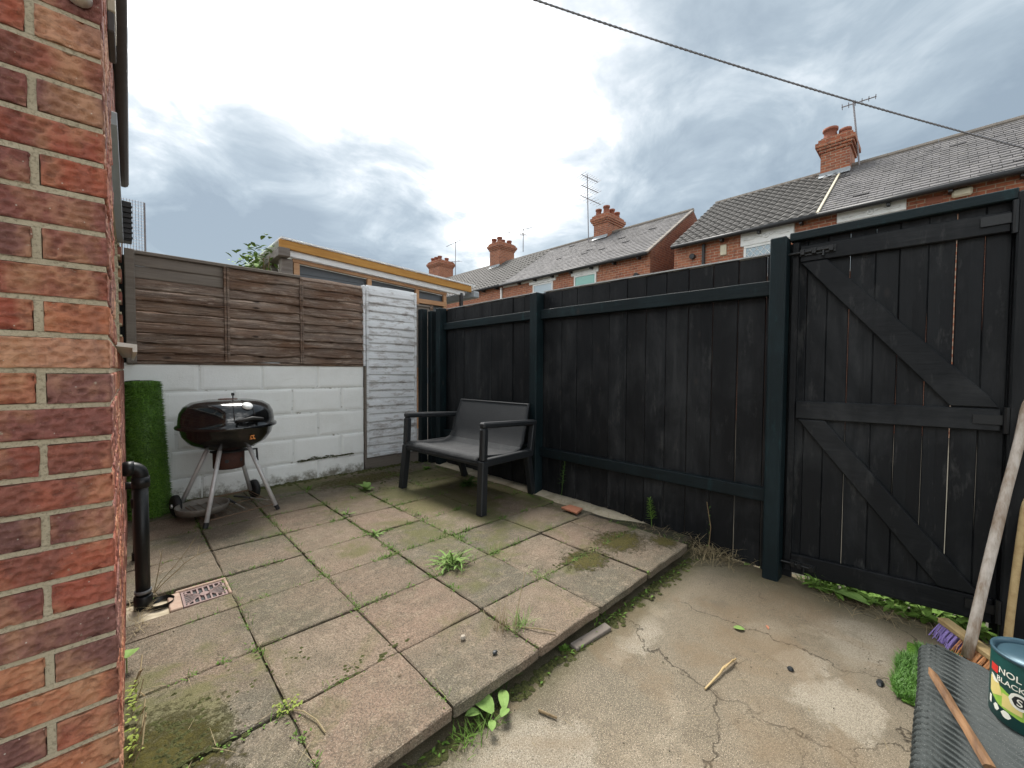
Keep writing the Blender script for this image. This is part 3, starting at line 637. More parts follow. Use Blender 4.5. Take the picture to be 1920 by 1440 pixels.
# ------------------------------------------------------------------ white block wall
bw = thing('block_wall', 'white painted concrete block wall behind the kettle barbecue', 'wall', (.93, 4.30, 0))
WYF = 4.25
core = MB().box(-.02, 1.862, WYF + .008, WYF + .10, -.10, 1.122); cw = part('wall', core, 'white_joint', bw)
rows = [(-.06, .182, [-.02, .244, .46, .933, 1.391, 1.868]), (.182, .415, [-.02, .26, .715, 1.169, 1.624, 1.868]), (.415, .66, [-.02, .302, .462, .925, 1.40, 1.868]), (.66, .90, [-.02, .227, .70, 1.164, 1.628, 1.868]), (.90, 1.128, [-.02, .456, .918, 1.394, 1.868])]
def soft_block(x0, x1, z0, z1, yf, dep, sd):
    us = [0, .012 / (x1 - x0), .03 / (x1 - x0), .25, .5, .75, 1 - .03 / (x1 - x0), 1 - .012 / (x1 - x0), 1]; ws = [0, .05, .13, .5, .87, .95, 1]
    vs = []; cx, cz = (x0 + x1) / 2, (z0 + z1) / 2; nU, nW = len(us), len(ws)
    for j, w in enumerate(ws):
        for i, u in enumerate(us):
            x = x0 + (x1 - x0) * u; z = z0 + (z1 - z0) * w; e = (i in (0, nU - 1)) or (j in (0, nW - 1)); e2 = (i in (1, nU - 2)) or (j in (1, nW - 2))
            y = .0035 * nz(x, z, sd, 7) + (.009 if e else (.003 if e2 else 0))
            if e: x += .004 * nz(x, z, sd + 3, 25); z += .004 * nz(x, z, sd + 6, 25)
            vs.append((x - cx, y, z - cz))
    fs = [(j * nU + i, j * nU + i + 1, (j + 1) * nU + i + 1, (j + 1) * nU + i) for j in range(nW - 1) for i in range(nU - 1)]
    return MB().add(vs, fs).box(x0 - cx + .006, x1 - cx - .006, .012, dep, z0 - cz + .004, z1 - cz - .004)
for ri, (z0, z1, xs) in enumerate(rows):
    for k in range(len(xs) - 1):
        x0, x1 = xs[k] + .0035, xs[k + 1] - .0035; dz = rnd.uniform(-.002, .002)
        mb = soft_block(x0, x1, z0 + .0035, z1 - .0035, WYF, .05, ri * 7 + k)
        o = part('block', mb, 'white_block', cw, local=True); o.location = Vector(((x0 + x1) / 2, WYF + rnd.uniform(-.003, .003), (z0 + z1) / 2 + dz)) - Vector(bw.location)

# ------------------------------------------------------------------ waney lap panels
def waney_slat(x0, x1, z0, z1, y, sd, amp=.008, tilt=.014, th=.009):
    n = max(6, int((x1 - x0) / .05)); cx, cz = (x0 + x1) / 2, (z0 + z1) / 2; vs = []
    for i in range(n + 1):
        x = x0 + (x1 - x0) * i / n; b = amp * nz(x, sd, 0, 3.5) + amp * .4 * nz(x, sd, 3, 14); t = amp * .7 * nz(x, sd, 8, 3); bow = .016 * nz(x, sd, 5, 2.6)
        hgt = z1 + t - z0 - b; P = [(.0, -tilt * .75), (.10, -tilt), (.42, -tilt * .86), (.75, -tilt * .45), (1.0, 0.0)]
        vs += [(x - cx, d + bow * (1 - .7 * q), z0 + b + hgt * q - cz) for q, d in P] + [(x - cx, th + bow * .3, z1 + t - cz), (x - cx, th - tilt * .55 + bow, z0 + b - cz)]
    m7 = 7
    fs = [(i * m7 + q, (i + 1) * m7 + q, (i + 1) * m7 + (q + 1) % m7, i * m7 + (q + 1) % m7) for i in range(n) for q in range(m7)] + [tuple(range(m7))[::-1], tuple(n * m7 + q for q in range(m7))]
    return MB().add(vs, fs), Vector((cx, y, cz))
bp = thing('lap_fence_panel', 'weathered brown waney lap fence panel on top of the white block wall', 'fence panel', (.94, 4.26, 1.13))
def pc(mb, c, name, m, parent):
    o = part(name, mb, m, parent, local=True); o.location = c - Vector(parent.location); return o
zs = [1.135, 1.205, 1.283, 1.358, 1.440, 1.520, 1.606, 1.690, 1.775, 1.868]
for k in range(len(zs)):
    z0 = zs[k]; z1 = (zs[k + 1] if k + 1 < len(zs) else 1.965) + .016
    if k >= 8:    # the top boards of the first bay are newer and greyer
        mb, c = waney_slat(.075, .635, z0 + .004, z1 - .012, 4.262, k * 1.7, .002); pc(mb, c, 'slat', 'grey_wood', bp)
        mb, c = waney_slat(.635, 1.855, z0, z1, 4.272, k * 2.3, .013, .045); pc(mb, c, 'slat', 'waney', bp)
    else:
        mb, c = waney_slat(.075, .652, z0, z1, 4.272, k * 3.1, .013, .050); pc(mb, c, 'slat', 'waney', bp)
        mb, c = waney_slat(.638, 1.855, z0 + rnd.uniform(-.008, .008), z1, 4.272, k * 2.3, .016, .052); pc(mb, c, 'slat', 'waney', bp)
for x, w in ((.632, .040), (1.232, .030)):
    part('batten', MB().box(x, x + w * .45, 4.208, 4.243, 1.14, 1.955), 'waney', bp, bevel=.003, origin=(x, 4.23, 1.5)); part('batten', MB().box(x + w * .55, x + w, 4.212, 4.246, 1.14, 1.95), 'waney', bp, bevel=.003, origin=(x, 4.23, 1.5))
part('post', MB().box(.020, .078, 4.206, 4.30, 1.12, 1.985), 'grey_wood', bp, bevel=.005); part('dark_gap_board', MB().box(-.12, .06, 4.305, 4.325, .9, 1.95), 'black_board', bp)  # second piece: dark board added so the gap beside the house looks shaded
mt = MB(); mt.box(.05, 1.245, 4.228, 4.29, 1.958, 1.985); part('top_rail', mt, 'grey_wood', bp, bevel=.004)
part('top_rail', MB().box(1.245, 1.845, 4.240, 4.29, 1.935, 1.955), 'waney', bp, bevel=.004)
part('bottom_rail', MB().box(.05, 1.86, 4.236, 4.30, 1.118, 1.142), 'waney', bp, bevel=.006)
part('end_batten', MB().box(1.852, 1.876, 4.215, 4.30, 1.125, 1.985), 'white_wood', bp, bevel=.005)
wd = thing('lap_door_panel', 'tall narrow white painted waney lap panel with peeling paint', 'fence panel', (2.2, 4.27, .1))
N = 21
for k in range(N):
    z0 = .165 + k * (1.98 - .165) / N; mb, c = waney_slat(1.905, 2.485, z0, z0 + .108, 4.268, k * 5.3 + 40, .005, .026); pc(mb, c, 'slat', 'white_wood', wd)
for x in (1.893, 2.478): part('stile', MB().box(x, x + .026, 4.232, 4.262, .13, 1.985), 'white_wood', wd, bevel=.004, origin=(x, 4.24, 1))
part('stile', MB().box(1.872, 1.892, 4.235, 4.29, .02, 1.12), 'grey_wood', wd, bevel=.003)
part('bottom_rail', MB().box(1.90, 2.50, 4.238, 4.27, .128, .165), 'white_wood', wd, bevel=.004)
part('plinth', MB().box(1.875, 2.53, 4.250, 4.36, -.06, .124), 'grey_wood', wd, bevel=.006)
ob = thing('lap_fence_panel', 'short dark brown lap panel behind the white peeling panel', 'fence panel', (2.75, 4.62, 1.2))
for k in range(9):
    z0 = 1.12 + k * .088; mb, c = waney_slat(2.40, 2.92, z0, z0 + .10, 4.60, k * 4.1 + 90, .004); pc(mb, c, 'slat', 'grey_wood', ob)
part('post', MB().box(2.905, 2.945, 4.56, 4.62, -.2, 1.93), 'waney', ob, bevel=.004)
part('top_rail', MB().box(2.40, 2.903, 4.570, 4.62, 1.90, 1.925), 'grey_wood', ob, bevel=.004)

# ------------------------------------------------------------------ black fence
bf = thing('black_fence', 'tall black stained timber fence of vertical boards with chunky posts', 'fence', (2.7, 2.4, -.08))
def vboard(y0, y1, z0, z1, x=2.70, th=.02, parent=None, m='black_board'):
    cx, cy, cz = x + th / 2, (y0 + y1) / 2, (z0 + z1) / 2; n = 10; vs = []; sd = rnd.uniform(0, 99)
    cup = rnd.uniform(-.005, .005); dx = rnd.uniform(-.0045, .0045)
    for i in range(n + 1):
        z = z0 + (z1 - z0) * i / n; a = .0016 * nz(z, sd, 0, 2.5); b = .0016 * nz(z, sd, 4, 2.5); tw = .003 * nz(z, sd, 7, .8)
        ch = .0035
        vs += [(-th / 2 + dx + tw + ch, y0 + a - cy, z - cz), (-th / 2 + dx + tw, y0 + a + ch - cy, z - cz), (-th / 2 + dx + cup, 0, z - cz), (-th / 2 + dx - tw, y1 + b - ch - cy, z - cz), (-th / 2 + dx - tw + ch, y1 + b - cy, z - cz), (th / 2, y1 + b - cy, z - cz), (th / 2, y0 + a - cy, z - cz)]
    fs = [(i * 7 + q, i * 7 + (q + 1) % 7, (i + 1) * 7 + (q + 1) % 7, (i + 1) * 7 + q) for i in range(n) for q in range(7)] + [tuple(range(7))[::-1], tuple(n * 7 + q for q in range(7))]
    o = part('board', MB().add(vs, fs), m, parent, local=True); o.location = Vector((cx, cy, cz)) - Vector(parent.location); return o
e2 = [2.440, 2.356, 2.205, 2.048, 1.895, 1.738, 1.587, 1.438, 1.287, 1.137, .982, .836, .686, .610]
g2 = [.002, .002, .0015, .002, .002, .002, .003, .0035, .003, .004, .005, .006, .004]
def zt(y): return 1.772 - .012 * (2.4 - y)
for k in range(len(e2) - 1):
    if e2[k] - e2[k + 1] < .04 and k > 0: vboard(e2[k + 1] + .001, e2[k] - .002, -.02, zt(e2[k]), 2.705, parent=bf); continue
    vboard(e2[k + 1] + g2[k] / 2, e2[k] - g2[min(k + 1, 12)] / 2, -.075 + rnd.uniform(-.008, .008), zt(e2[k]) + rnd.uniform(-.003, .003), parent=bf)
e1 = [3.95, 3.88, 3.73, 3.579, 3.421, 3.271, 3.116, 2.956, 2.806, 2.652, 2.50]
for k in range(len(e1) - 1): vboard(e1[k + 1] + .0015, e1[k] - .0015, -.03, 1.778 + rnd.uniform(-.003, .003), parent=bf)
for k in range(2): vboard(4.0 + k * .13, 4.125 + k * .13, -.03, 1.77, 2.705, parent=bf)
def post(x0, x1, y0, y1, z0, z1, m='black_post', parent=bf):
    return part('post', MB().box(x0, x1, y0, y1, z0, z1), m, parent, bevel=.006, origin=((x0 + x1) / 2, (y0 + y1) / 2, z0))
post(2.525, 2.605, 4.16, 4.245, -.05, 1.805); post(2.605, 2.70, 3.905, 3.99, -.05, 1.795)
post(2.60, 2.699, 2.408, 2.492, -.05, 1.768); post(2.60, 2.699, .572, .650, -.16, 1.822)
post(2.60, 2.69, 4.07, 4.15, -.05, 1.78)
def rail(y0, y1, z0, z1, x0=2.652, x1=2.6985, m='black_rail', dz=0, parent=bf, name='rail'):
    mb = MB(); n = 12; vs = []; sd = rnd.uniform(0, 50)
    for i in range(n + 1):
        y = y0 + (y1 - y0) * i / n; d = dz * i / n; q = .002 * nz(y, sd, 0, 3)
        vs += [(x0 + q, y, z0 + d + q), (x1, y, z0 + d), (x1, y, z1 + d), (x0 + q, y, z1 + d - q)]
    mb.add(vs, [(i * 4 + q, (i + 1) * 4 + q, (i + 1) * 4 + (q + 1) % 4, i * 4 + (q + 1) % 4) for i in range(n) for q in range(4)] + [(0, 1, 2, 3), (n * 4 + 3, n * 4 + 2, n * 4 + 1, n * 4)])
    return part(name, mb, m, parent, bevel=.004, origin=(x0, (y0 + y1) / 2, z0))
rail(.651, 2.407, 1.517, 1.600, dz=.020); rail(.651, 2.407, .335, .412, dz=-.008)
rail(2.493, 3.904, 1.545, 1.622); rail(2.493, 3.904, .33, .405)
part('cap_strip', MB().add([(x, y, z + d) for d in (0, .008) for x, y, z in ((2.690, .651, zt(.651) + .006), (2.735, .651, zt(.651) + .006), (2.735, 2.407, zt(2.407) + .006), (2.690, 2.407, zt(2.407) + .006))], [(3, 2, 1, 0), (4, 5, 6, 7), (0, 1, 5, 4), (1, 2, 6, 5), (2, 3, 7, 6), (3, 0, 4, 7)]), 'cap_strip', bf)
part('cap_strip', MB().box(2.690, 2.735, 2.49, 3.91, 1.784, 1.791), 'cap_strip', bf)
# hinge side: post, more fence beyond, lintel beam over the gate
post(2.655, 2.755, -.335, -.218, -.16, 1.83, 'black_board')
part('gate_stop', MB().box(2.722, 2.745, .535, .640, -.1, 1.80), 'black_board', bf); part('gate_stop', MB().box(2.722, 2.745, -.26, -.195, -.1, 1.80), 'black_board', bf)
post(2.62, 2.70, -.62, -.54, -.16, 1.86, 'grey_timber')
for k in range(7): vboard(-.34 - .15 * (k + 1), -.34 - .15 * k - .003, -.06, 1.76, 2.705, parent=bf)
rail(-1.39, -.336, 1.52, 1.60); rail(-1.39, -.336, .33, .41)
part('lintel_beam', MB().box(2.660, 2.735, -.221, .571, 1.800, 1.846), 'black_rail', bf, bevel=.004)

gt = thing('timber_gate', 'black ledged and braced timber gate with sliding bolts', 'gate', (2.7, .17, -.04))
ge = [.556, .494, .405, .315, .216, .129, .033, -.053, -.138, -.212]
gg = [.0005, .0005, .0005, .002, .0005, .0005, .0005, .003, .0005, .0005]
for k in range(len(ge) - 1): vboard(ge[k + 1] + gg[k + 1] / 2, ge[k] - gg[k] / 2, -.020 + .004 * k, 1.7985, 2.700, .018, parent=gt)
def zbox(name, y0, y1, za, zb, h, x0=2.672, x1=2.698, m='black_ledge'):
    mb = MB(); mb.add([(x, y, z) for x in (x0, x1) for y, z in ((y0, za), (y1, zb), (y1, zb + h), (y0, za + h))], [(0, 1, 2, 3), (7, 6, 5, 4), (0, 4, 5, 1), (1, 5, 6, 2), (2, 6, 7, 3), (3, 7, 4, 0)])
    return part(name, mb, m, gt, bevel=.004, origin=(x0, (y0 + y1) / 2, za))
zbox('ledge', .524, -.205, 1.680, 1.672, .088); zbox('ledge', .526, -.200, .828, .836, .096); zbox('ledge', .530, -.200, -.034, .006, .105)
part('stile', MB().box(2.676, 2.698, .529, .560, -.03, 1.795), 'black_ledge', gt, bevel=.003)
def brace(pts, x0=2.669, x1=2.697):
    part('brace', MB().prism([(p[0], p[1]) for p in pts], 'x', x0, x1), 'black_ledge', gt, bevel=.004, origin=(x0, pts[0][0], pts[0][1]))
brace([(.520, 1.677), (.405, 1.677), (-.165, .985), (-.195, .936), (-.050, .936)]); brace([(.515, .826), (.395, .826), (-.165, .115), (-.150, .113), (-.035, .108)])
def bolt(y0, y1, z, x=2.660, m='black_iron'):
    b = MB(); b.tube([(x, y0 + .045, z), (x, y1, z)], .0075, 8); b.box(x + .004, x + .012, y1 - .005, y0 - .02, z - .018, z + .018)
    for yy in (y0 - .035, (y0 + y1) / 2, y1 + .012): b.box(x - .012, x + .011, yy - .009, yy + .009, z - .014, z + .014)
    b.tube([(x, y1 + .045, z), (x - .004, y1 + .045, z - .03), (x - .006, y1 + .046, z - .035)], .006, 8)
    part('bolt', b, m, gt, bevel=.001)
bolt(.545, .375, 1.728); bolt(.55, .42, .022, 2.659)
for z0, z1 in ((1.660, 1.795), (.83, .94), (.02, .12)):
    h = MB(); h.tube([(2.660, -.214, z0), (2.660, -.214, z1)], .010, 8); h.box(2.664, 2.671, -.21, -.12, (z0 + z1) / 2 - .02, (z0 + z1) / 2 + .02); part('hinge', h, 'black_iron', gt)

# ------------------------------------------------------------------ terraced houses beyond the lane
XH, ZE, XR, ZR = 12.0, 4.90, 15.2, 7.0
SL = (ZR - ZE) / (XR - XH)
def roof_z(x): return ZE + (x - XH) * SL
def slate_roof(y0, y1):
    mb = MB(); rows = 22; x0 = XH - .20
    for r in range(rows):
        xa = x0 + (XR - x0) * r / rows; xb = x0 + (XR - x0) * (r + 1) / rows + .03
        n = max(2, int((y1 - y0) / .26)); off = .13 * (r % 2)
        edges = [y0] + [y0 + off + (y1 - y0) * k / n + rnd.uniform(-.012, .012) for k in range(1, n)] + [y1]
        for k in range(len(edges) - 1):
            a, b = edges[k] + .004, edges[k + 1] - .004; j = rnd.uniform(0, .006) + (.02 if rnd.random() < .012 else 0); sk = rnd.uniform(-.006, .006)
            za, zb = roof_z(xa) + .032 + j, roof_z(xb) + .008
            mb.add([(xa + sk, a, za), (xa - sk, b, za), (xb, b, zb), (xb, a, zb), (xa + sk, a, za - .022), (xa - sk, b, za - .022)], [(0, 3, 2, 1), (0, 1, 5, 4)])
    mb.add([(x0, y0, roof_z(x0) - .02), (x0, y1, roof_z(x0) - .02), (XR, y1, ZR - .02), (XR, y0, ZR - .02)], [(0, 1, 2, 3)])
    return mb
def pantile_roof(y0, y1, pitch=.21, rows=13):
    mb = MB(); x0 = XH - .20; per = 6; n = int((y1 - y0) / pitch * per)
    for r in range(rows):
        xa = x0 + (XR - x0) * r / rows; xb = x0 + (XR - x0) * (r + 1) / rows; vs = []
        dy = [rnd.uniform(-.01, .01) for _ in range(n // per + 3)]
        for i in range(n + 1):
            y = y0 + (y1 - y0) * i / n; ph = 2 * math.pi * (y - y0) / pitch; w = .055 * (abs(math.sin(ph / 2)) ** 1.5); j = dy[i // per] * .5
            vs += [(xa - .03, y, roof_z(xa) - .005 + w), (xa - .03, y, roof_z(xa) + .030 + w + j), (xb, y, roof_z(xb) + .008 + w)]
        mb.add(vs, [(i * 3 + q, i * 3 + q + 1, (i + 1) * 3 + q + 1, (i + 1) * 3 + q) for i in range(n) for q in range(2)])
    mb.add([(x0, y0, roof_z(x0) - .02), (x0, y1, roof_z(x0) - .02), (XR, y1, ZR - .03), (XR, y0, ZR - .03)], [(0, 1, 2, 3)])
    return mb
def chimney(par, xf, y0, y1, dep, zt, pots, zb=6.2):
    m = MB(); m.box(xf, xf + dep, y0, y1, zb, zt - .42)
    for k, (a, z0, z1) in enumerate(((.04, zt - .42, zt - .34), (.085, zt - .34, zt - .27), (.12, zt - .27, zt - .15), (.06, zt - .15, zt - .05), (.0, zt - .05, zt))): m.box(xf - a, xf + dep + a, y0 - a, y1 + a, z0, z1)
    ch = part('chimney', m, 'chimney_brick', par)
    for (dx, dy, r, h) in pots:
        p = MB(); p.lathe([(r * 1.08, 0), (r * 1.0, .05), (r * .88, h - .08), (r * 1.12, h - .07), (r * 1.12, h), (r * .8, h), (r * .7, h - .2)], (xf + dx, y0 + dy, zt - .002), 14); part('chimney_pot', p, 'pot', ch, True)
    fl = MB(); zz = roof_z(xf); fl.add([(xf - .14, y0 - .03, roof_z(xf - .14) + .075), (xf - .14, y1 + .03, roof_z(xf - .14) + .075), (xf - .01, y1 + .03, zz + .09), (xf - .01, y0 - .03, zz + .09), (xf - .012, y1 + .02, zz + .16), (xf - .012, y0 - .02, zz + .16)], [(0, 1, 2, 3), (3, 2, 4, 5)]); part('flashing', fl, 'lead', ch)
    return ch
def window(par, y0, y1, z0, z1, glass, lattice=False, mull=0):
    f = MB(); x0, x1 = XH - .035, XH + .03; b = .055
    f.box(x0, x1, y0, y1, z0, z0 + b); f.box(x0, x1, y0, y1, z1 - b, z1); f.box(x0, x1, y0, y0 + b, z0 + b, z1 - b); f.box(x0, x1, y1 - b, y1, z0 + b, z1 - b)
    w = part('window', f, 'lintel', par); part('pane', MB().box(XH - .015, XH + .01, y0 + b, y1 - b, z0 + b, z1 - b), glass, w)
    if lattice:
        l = MB(); s = .16; n = int((y1 - y0 + z1 - z0) / s) + 2
        for k in range(-n, n):
            for sg in (1, -1):
                pts = []
                for t in range(0, 61):
                    yy = y0 + b + (y1 - y0 - 2 * b) * t / 60; zz = z0 + b + ((yy - y0) * sg * 1.25 + k * s * 1.25)
                    if z0 + b <= zz <= z1 - b: pts.append((XH - .02, yy, zz))
                if len(pts) > 2: l.tube([pts[0], pts[-1]], .007, 4)
        part('lattice', l, 'lintel', w)
    return w
def lintel(par, y0, y1, z0, z1, carve=True):
    m = MB().box(XH - .05, XH + .02, y0, y1, z0, z1)
    l = part('lintel', m, 'lintel', par, bevel=.012)
    if carve:
        c = (y0 + y1) / 2; zc = (z0 + z1) / 2 - .02; q = MB(); q.lathe([(.02, .02), (.055, .02), (.065, .01), (.065, 0)], (XH - .05, c, zc), 16, M=Matrix.Rotation(R(-90), 4, 'Y'))
        for s in (-1, 1): q.tube([(XH - .052, c + s * .09, zc), (XH - .052, c + s * .2, zc + .03), (XH - .052, c + s * .28, zc - .02), (XH - .052, c + s * (y1 - y0) * .42, zc - .02)], .016, 6)
        part('moulding', q, 'lintel', l, True)
def terrace(name, label, y0, y1, roofkind, gable=None, bricks='far_brick'):
    t = thing(name, label, 'house', (XH, (y0 + y1) / 2, -.22), group=None)
    w = MB(); w.box(XH, XR + 3.2, y0, y1, -.22, ZE - .02); w.prism([(XH, ZE - .02), (XR + 3.2, ZE - .02), (XR, ZR - .04)], 'y', y0 + .001, y1 - .001); wall = part('wall', w, bricks, t)
    r = part('roof', slate_roof(y0, y1) if roofkind == 'slate' else pantile_roof(y0, y1), 'slate' if roofkind == 'slate' else 'roof_tile', t); r['kind'] = 'stuff'
    b = MB(); b.add([(XR, y0, ZR), (XR, y1, ZR), (XR + 3.4, y1, ZE - .1), (XR + 3.4, y0, ZE - .1)], [(0, 1, 2, 3)]); part('rear_roof', b, 'slate', t)
    n = max(1, int((y1 - y0) / .45))
    for k in range(n):
        a = y0 + (y1 - y0) * k / n; c = y0 + (y1 - y0) * (k + 1) / n
        m = MB().tube([(XR, a + .002, ZR + .015), (XR, c - .002, ZR + .012)], .085, 8); part('ridge_tile', m, 'ridge', t)
    g = MB().tube([(XH - .22, y0, ZE - .14), (XH - .22, y1, ZE - .14)], .06, 8); part('gutter', g, 'gutter_black', t, True)
    for k in range(int((y1 - y0) / .9)): part('gutter_bracket', MB().box(XH - .2, XH, y0 + .3 + k * .9, y0 + .36 + k * .9, ZE - .24, ZE - .13), 'gutter_black', t)
    return t
def yb(x, y, X=XH): return px(x, y, X).y
hA = terrace('terraced_house', 'terraced house with grey slate roof, pale green window blind and bare brick gable', 6.28, 13.08, 'slate')
window(hA, 8.27, 9.23, 3.75, 4.56, 'glass_green'); lintel(hA, 8.175, 9.36, 4.56, 4.80, False)
window(hA, 10.25, 11.3, 3.75, 4.55, 'glass_pale'); lintel(hA, 10.1, 11.5, 4.56, 4.68, False)
part('fascia', MB().box(XH - .03, XH + .01, 10.0, 13.07, 4.685, 4.82), 'lintel', hA)
part('gable_wall', MB().prism([(XH + .002, -.2), (XR + 3.19, -.2), (XR + 3.19, ZE - .03), (XR, ZR - .06), (XH + .002, ZE - .03)], 'y', 6.262, 6.283), 'far_brick_dark', hA)
for k in range(8):
    a, c = k / 8, (k + 1) / 8; x0, x1 = XH - .2 + (XR - XH + .2) * a, XH - .2 + (XR - XH + .2) * c
    part('verge_tile', MB().add([(x, y, roof_z(x) + d) for d in (.0, .055) for x, y in ((x0, 6.24), (x1 - .02, 6.24), (x1 - .02, 6.36), (x0, 6.36))], [(3, 2, 1, 0), (4, 5, 6, 7), (0, 1, 5, 4), (1, 2, 6, 5), (2, 3, 7, 6), (3, 0, 4, 7)]), 'ridge', hA)
chimney(hA, 14.75, 9.66, 10.33, 1.15, 7.78, [(.14, .14, .13, .30), (.14, .53, .12, .26), (.55, .14, .12, .27), (.95, .14, .12, .24), (.95, .53, .12, .24)])
fl = MB().tube([(XH - .12, yb(1195, 515), 4.17), (XH + .02, yb(1195, 515), 4.17)], .08, 12); part('flue', fl, 'gutter_black', hA)
hB = terrace('terraced_house', 'terraced house with dark tile roof and stout chimney beside the amber shed roof', 13.08, 19.6, 'tile')
chimney(hB, 14.75, 16.4, 17.2, 1.1, 8.10, [(.14, .16, .14, .24), (.14, .60, .14, .24), (.5, .3, .13, .2), (.9, .2, .13, .22), (.9, .6, .13, .2)])
part('downpipe', MB().tube([(XH - .06, 13.15, ZE - .2), (XH - .06, 13.15, 1)], .05, 8), 'lintel', hB)
hE = terrace('terraced_house', 'farthest terraced house with a squat crenellated brick chimney at the end of the row', 19.6, 26.5, 'tile')
chimney(hE, 14.75, 22.2, 23.4, 1.1, 8.25, [(.2, .2, .13, .25), (.2, .6, .13, .25), (.2, 1.0, .13, .25), (.8, .3, .13, .25), (.8, .9, .13, .25)])
hC = terrace('terraced_house', 'terraced house with dark interlocking tile roof and leaded lattice window', 2.0, 5.50, 'tile')
window(hC, 2.57, 3.60, 3.55, 4.42, 'glass_pale', True); lintel(hC, 2.48, 3.68, 4.425, 4.80)
part('downpipe', MB().tube([(XH - .06, 4.63, ZE - .2), (XH - .06, 4.63, .5)], .045, 8), 'gutter_black', hC)
part('vent_cover', MB().box(XH - .05, XH + .01, 4.03, 4.19, 4.30, 4.58), 'cream', hC, bevel=.01)
part('flue', MB().tube([(XH - .12, yb(1300, 477), 4.42), (XH + .02, yb(1300, 477), 4.42)], .075, 12), 'gutter_black', hC)
part('air_brick', MB().box(XH - .012, XH + .01, 3.98, 4.2, 4.66, 4.72), 'pot', hC)
hD = terrace('terraced_house', 'terraced house with lichened slate roof, large chimney and cream wall lamp', -1.35, 2.0, 'slate')
lintel(hD, .506, 1.658, 4.53, 4.78); window(hD, .56, 1.60, 3.4, 4.50, 'glass_pale')
chimney(hD, 14.75, 1.80, 2.46, 1.0, 7.86, [(.20, .48, .165, .30), (.20, .14, .13, .16), (.78, .14, .15, .22)])
part('wall_lamp', MB().box(XH - .09, XH, -.42, -.14, 4.56, 4.72), 'cream', hD, bevel=.03)
part('air_brick', MB().box(XH - .015, XH + .01, -.02, .22, 4.55, 4.69), 'pot', hD)
part('verge_mortar', MB().add([(x, y, roof_z(x) + d) for d in (.03, .075) for x, y in ((XH - .2, 1.98), (XR - .4, 1.98), (XR - .4, 2.025), (XH - .2, 2.025))], [(3, 2, 1, 0), (4, 5, 6, 7), (0, 1, 5, 4), (1, 2, 6, 5), (2, 3, 7, 6), (3, 0, 4, 7)]), 'cream', hD)
hF = terrace('terraced_house', 'terraced house with red clay tile roof at the end beyond the slate roof', -7.5, -1.35, 'tile')
for ch_ in hF.children:
    if ch_.name.startswith('roof'): ch_.data.materials[0] = MATS['pot']
part('verge_board', MB().add([(x, y, roof_z(x) + d) for d in (.03, .12) for x, y in ((XH - .2, -1.42), (XR, -1.42), (XR, -1.34), (XH - .2, -1.34))], [(3, 2, 1, 0), (4, 5, 6, 7), (0, 1, 5, 4), (1, 2, 6, 5), (2, 3, 7, 6), (3, 0, 4, 7)]), 'lintel', hF)

def aerial(label, base, top, arms):
    b, t = Vector(base), Vector(top); a = thing('tv_aerial', label, 'aerial', b)
    part('mast', MB().tube([b, t], .022, 6), 'aerial', a)
    for (f, dy, dx, L, dz, n, w) in arms:
        c = b.lerp(t, f); d = Vector((dx, dy, dz)).normalized(); m = MB(); m.tube([c - d * L * .35, c + d * L * .65], .016, 5); side = d.cross(Vector((0, 0, 1))).normalized()
        bo = part('boom', m, 'aerial', a)
        for k in range(n):
            q = c + d * L * (-.33 + .96 * k / max(1, n - 1)); ww = w * (1 - .04 * k); e = MB().tube([q - side * ww, q + side * ww], .009, 4); part('element', e, 'aerial', bo)
aerial('tall aerial mast with three stacked arrays beside the gabled house chimney', (14.68, 10.55, 6.72), (14.68, 10.66, 9.62), [(.96, -.25, 1, .95, -.12, 8, .30), (.80, -.25, 1, .95, -.12, 8, .30), (.64, -.25, 1, 1.15, -.14, 7, .34)])
c4 = px(1612, 300, 15.1); t4 = px(1600, 192, 15.1)
aerial('thin leaning aerial pole behind the large chimney near the washing line', (15.1, c4.y, 6.9), (15.1, t4.y, t4.z), [(.98, -.9, .1, .75, 0, 6, .16)])
aerial('small branching aerial on the chimney beside the amber shed roof', (15.9, 15.75, 7.6), (15.9, 15.75, 8.85), [(.97, .9, -.1, 1.7, .05, 6, .2), (.75, -.6, -.7, 1.2, -.2, 6, .2)])
aerial('thin two armed aerial pole by the squat crenellated chimney', (15.9, 22.0, 7.2), (15.9, 22.0, 9.55), [(.98, .9, .1, 1.9, .02, 4, .06), (.45, .9, -.1, 1.3, .1, 3, .2)])

# ------------------------------------------------------------------ neighbour's lean-to
sh = thing('lean_to_shed', 'neighbour lean-to shed with amber fascia, white plastic roof and grey boards', 'shed', (2.3, 5.6, -.2))
def sz(x): return 2.437 - (x - 1.187) * .0485
def slope_box(x0, x1, y0, y1, d0, d1):
    return MB().add([(x, y, sz(x) + d) for d in (d0, d1) for x, y in ((x0, y0), (x1, y0), (x1, y1), (x0, y1))], [(3, 2, 1, 0), (4, 5, 6, 7), (0, 1, 5, 4), (1, 2, 6, 5), (2, 3, 7, 6), (3, 0, 4, 7)])
part('fascia', slope_box(1.187, 3.70, 4.72, 4.75, -.088, 0), 'amber_wood', sh, bevel=.004)
part('roof', slope_box(1.20, 3.76, 4.70, 7.4, .004, .022), 'polycarb', sh)
part('soffit_strip', slope_box(1.24, 3.60, 4.755, 4.80, -.15, -.03), 'polycarb', sh)
part('top_batten', slope_box(1.335, 3.32, 4.80, 4.84, -.190, -.152), 'pine_wood', sh, bevel=.003)
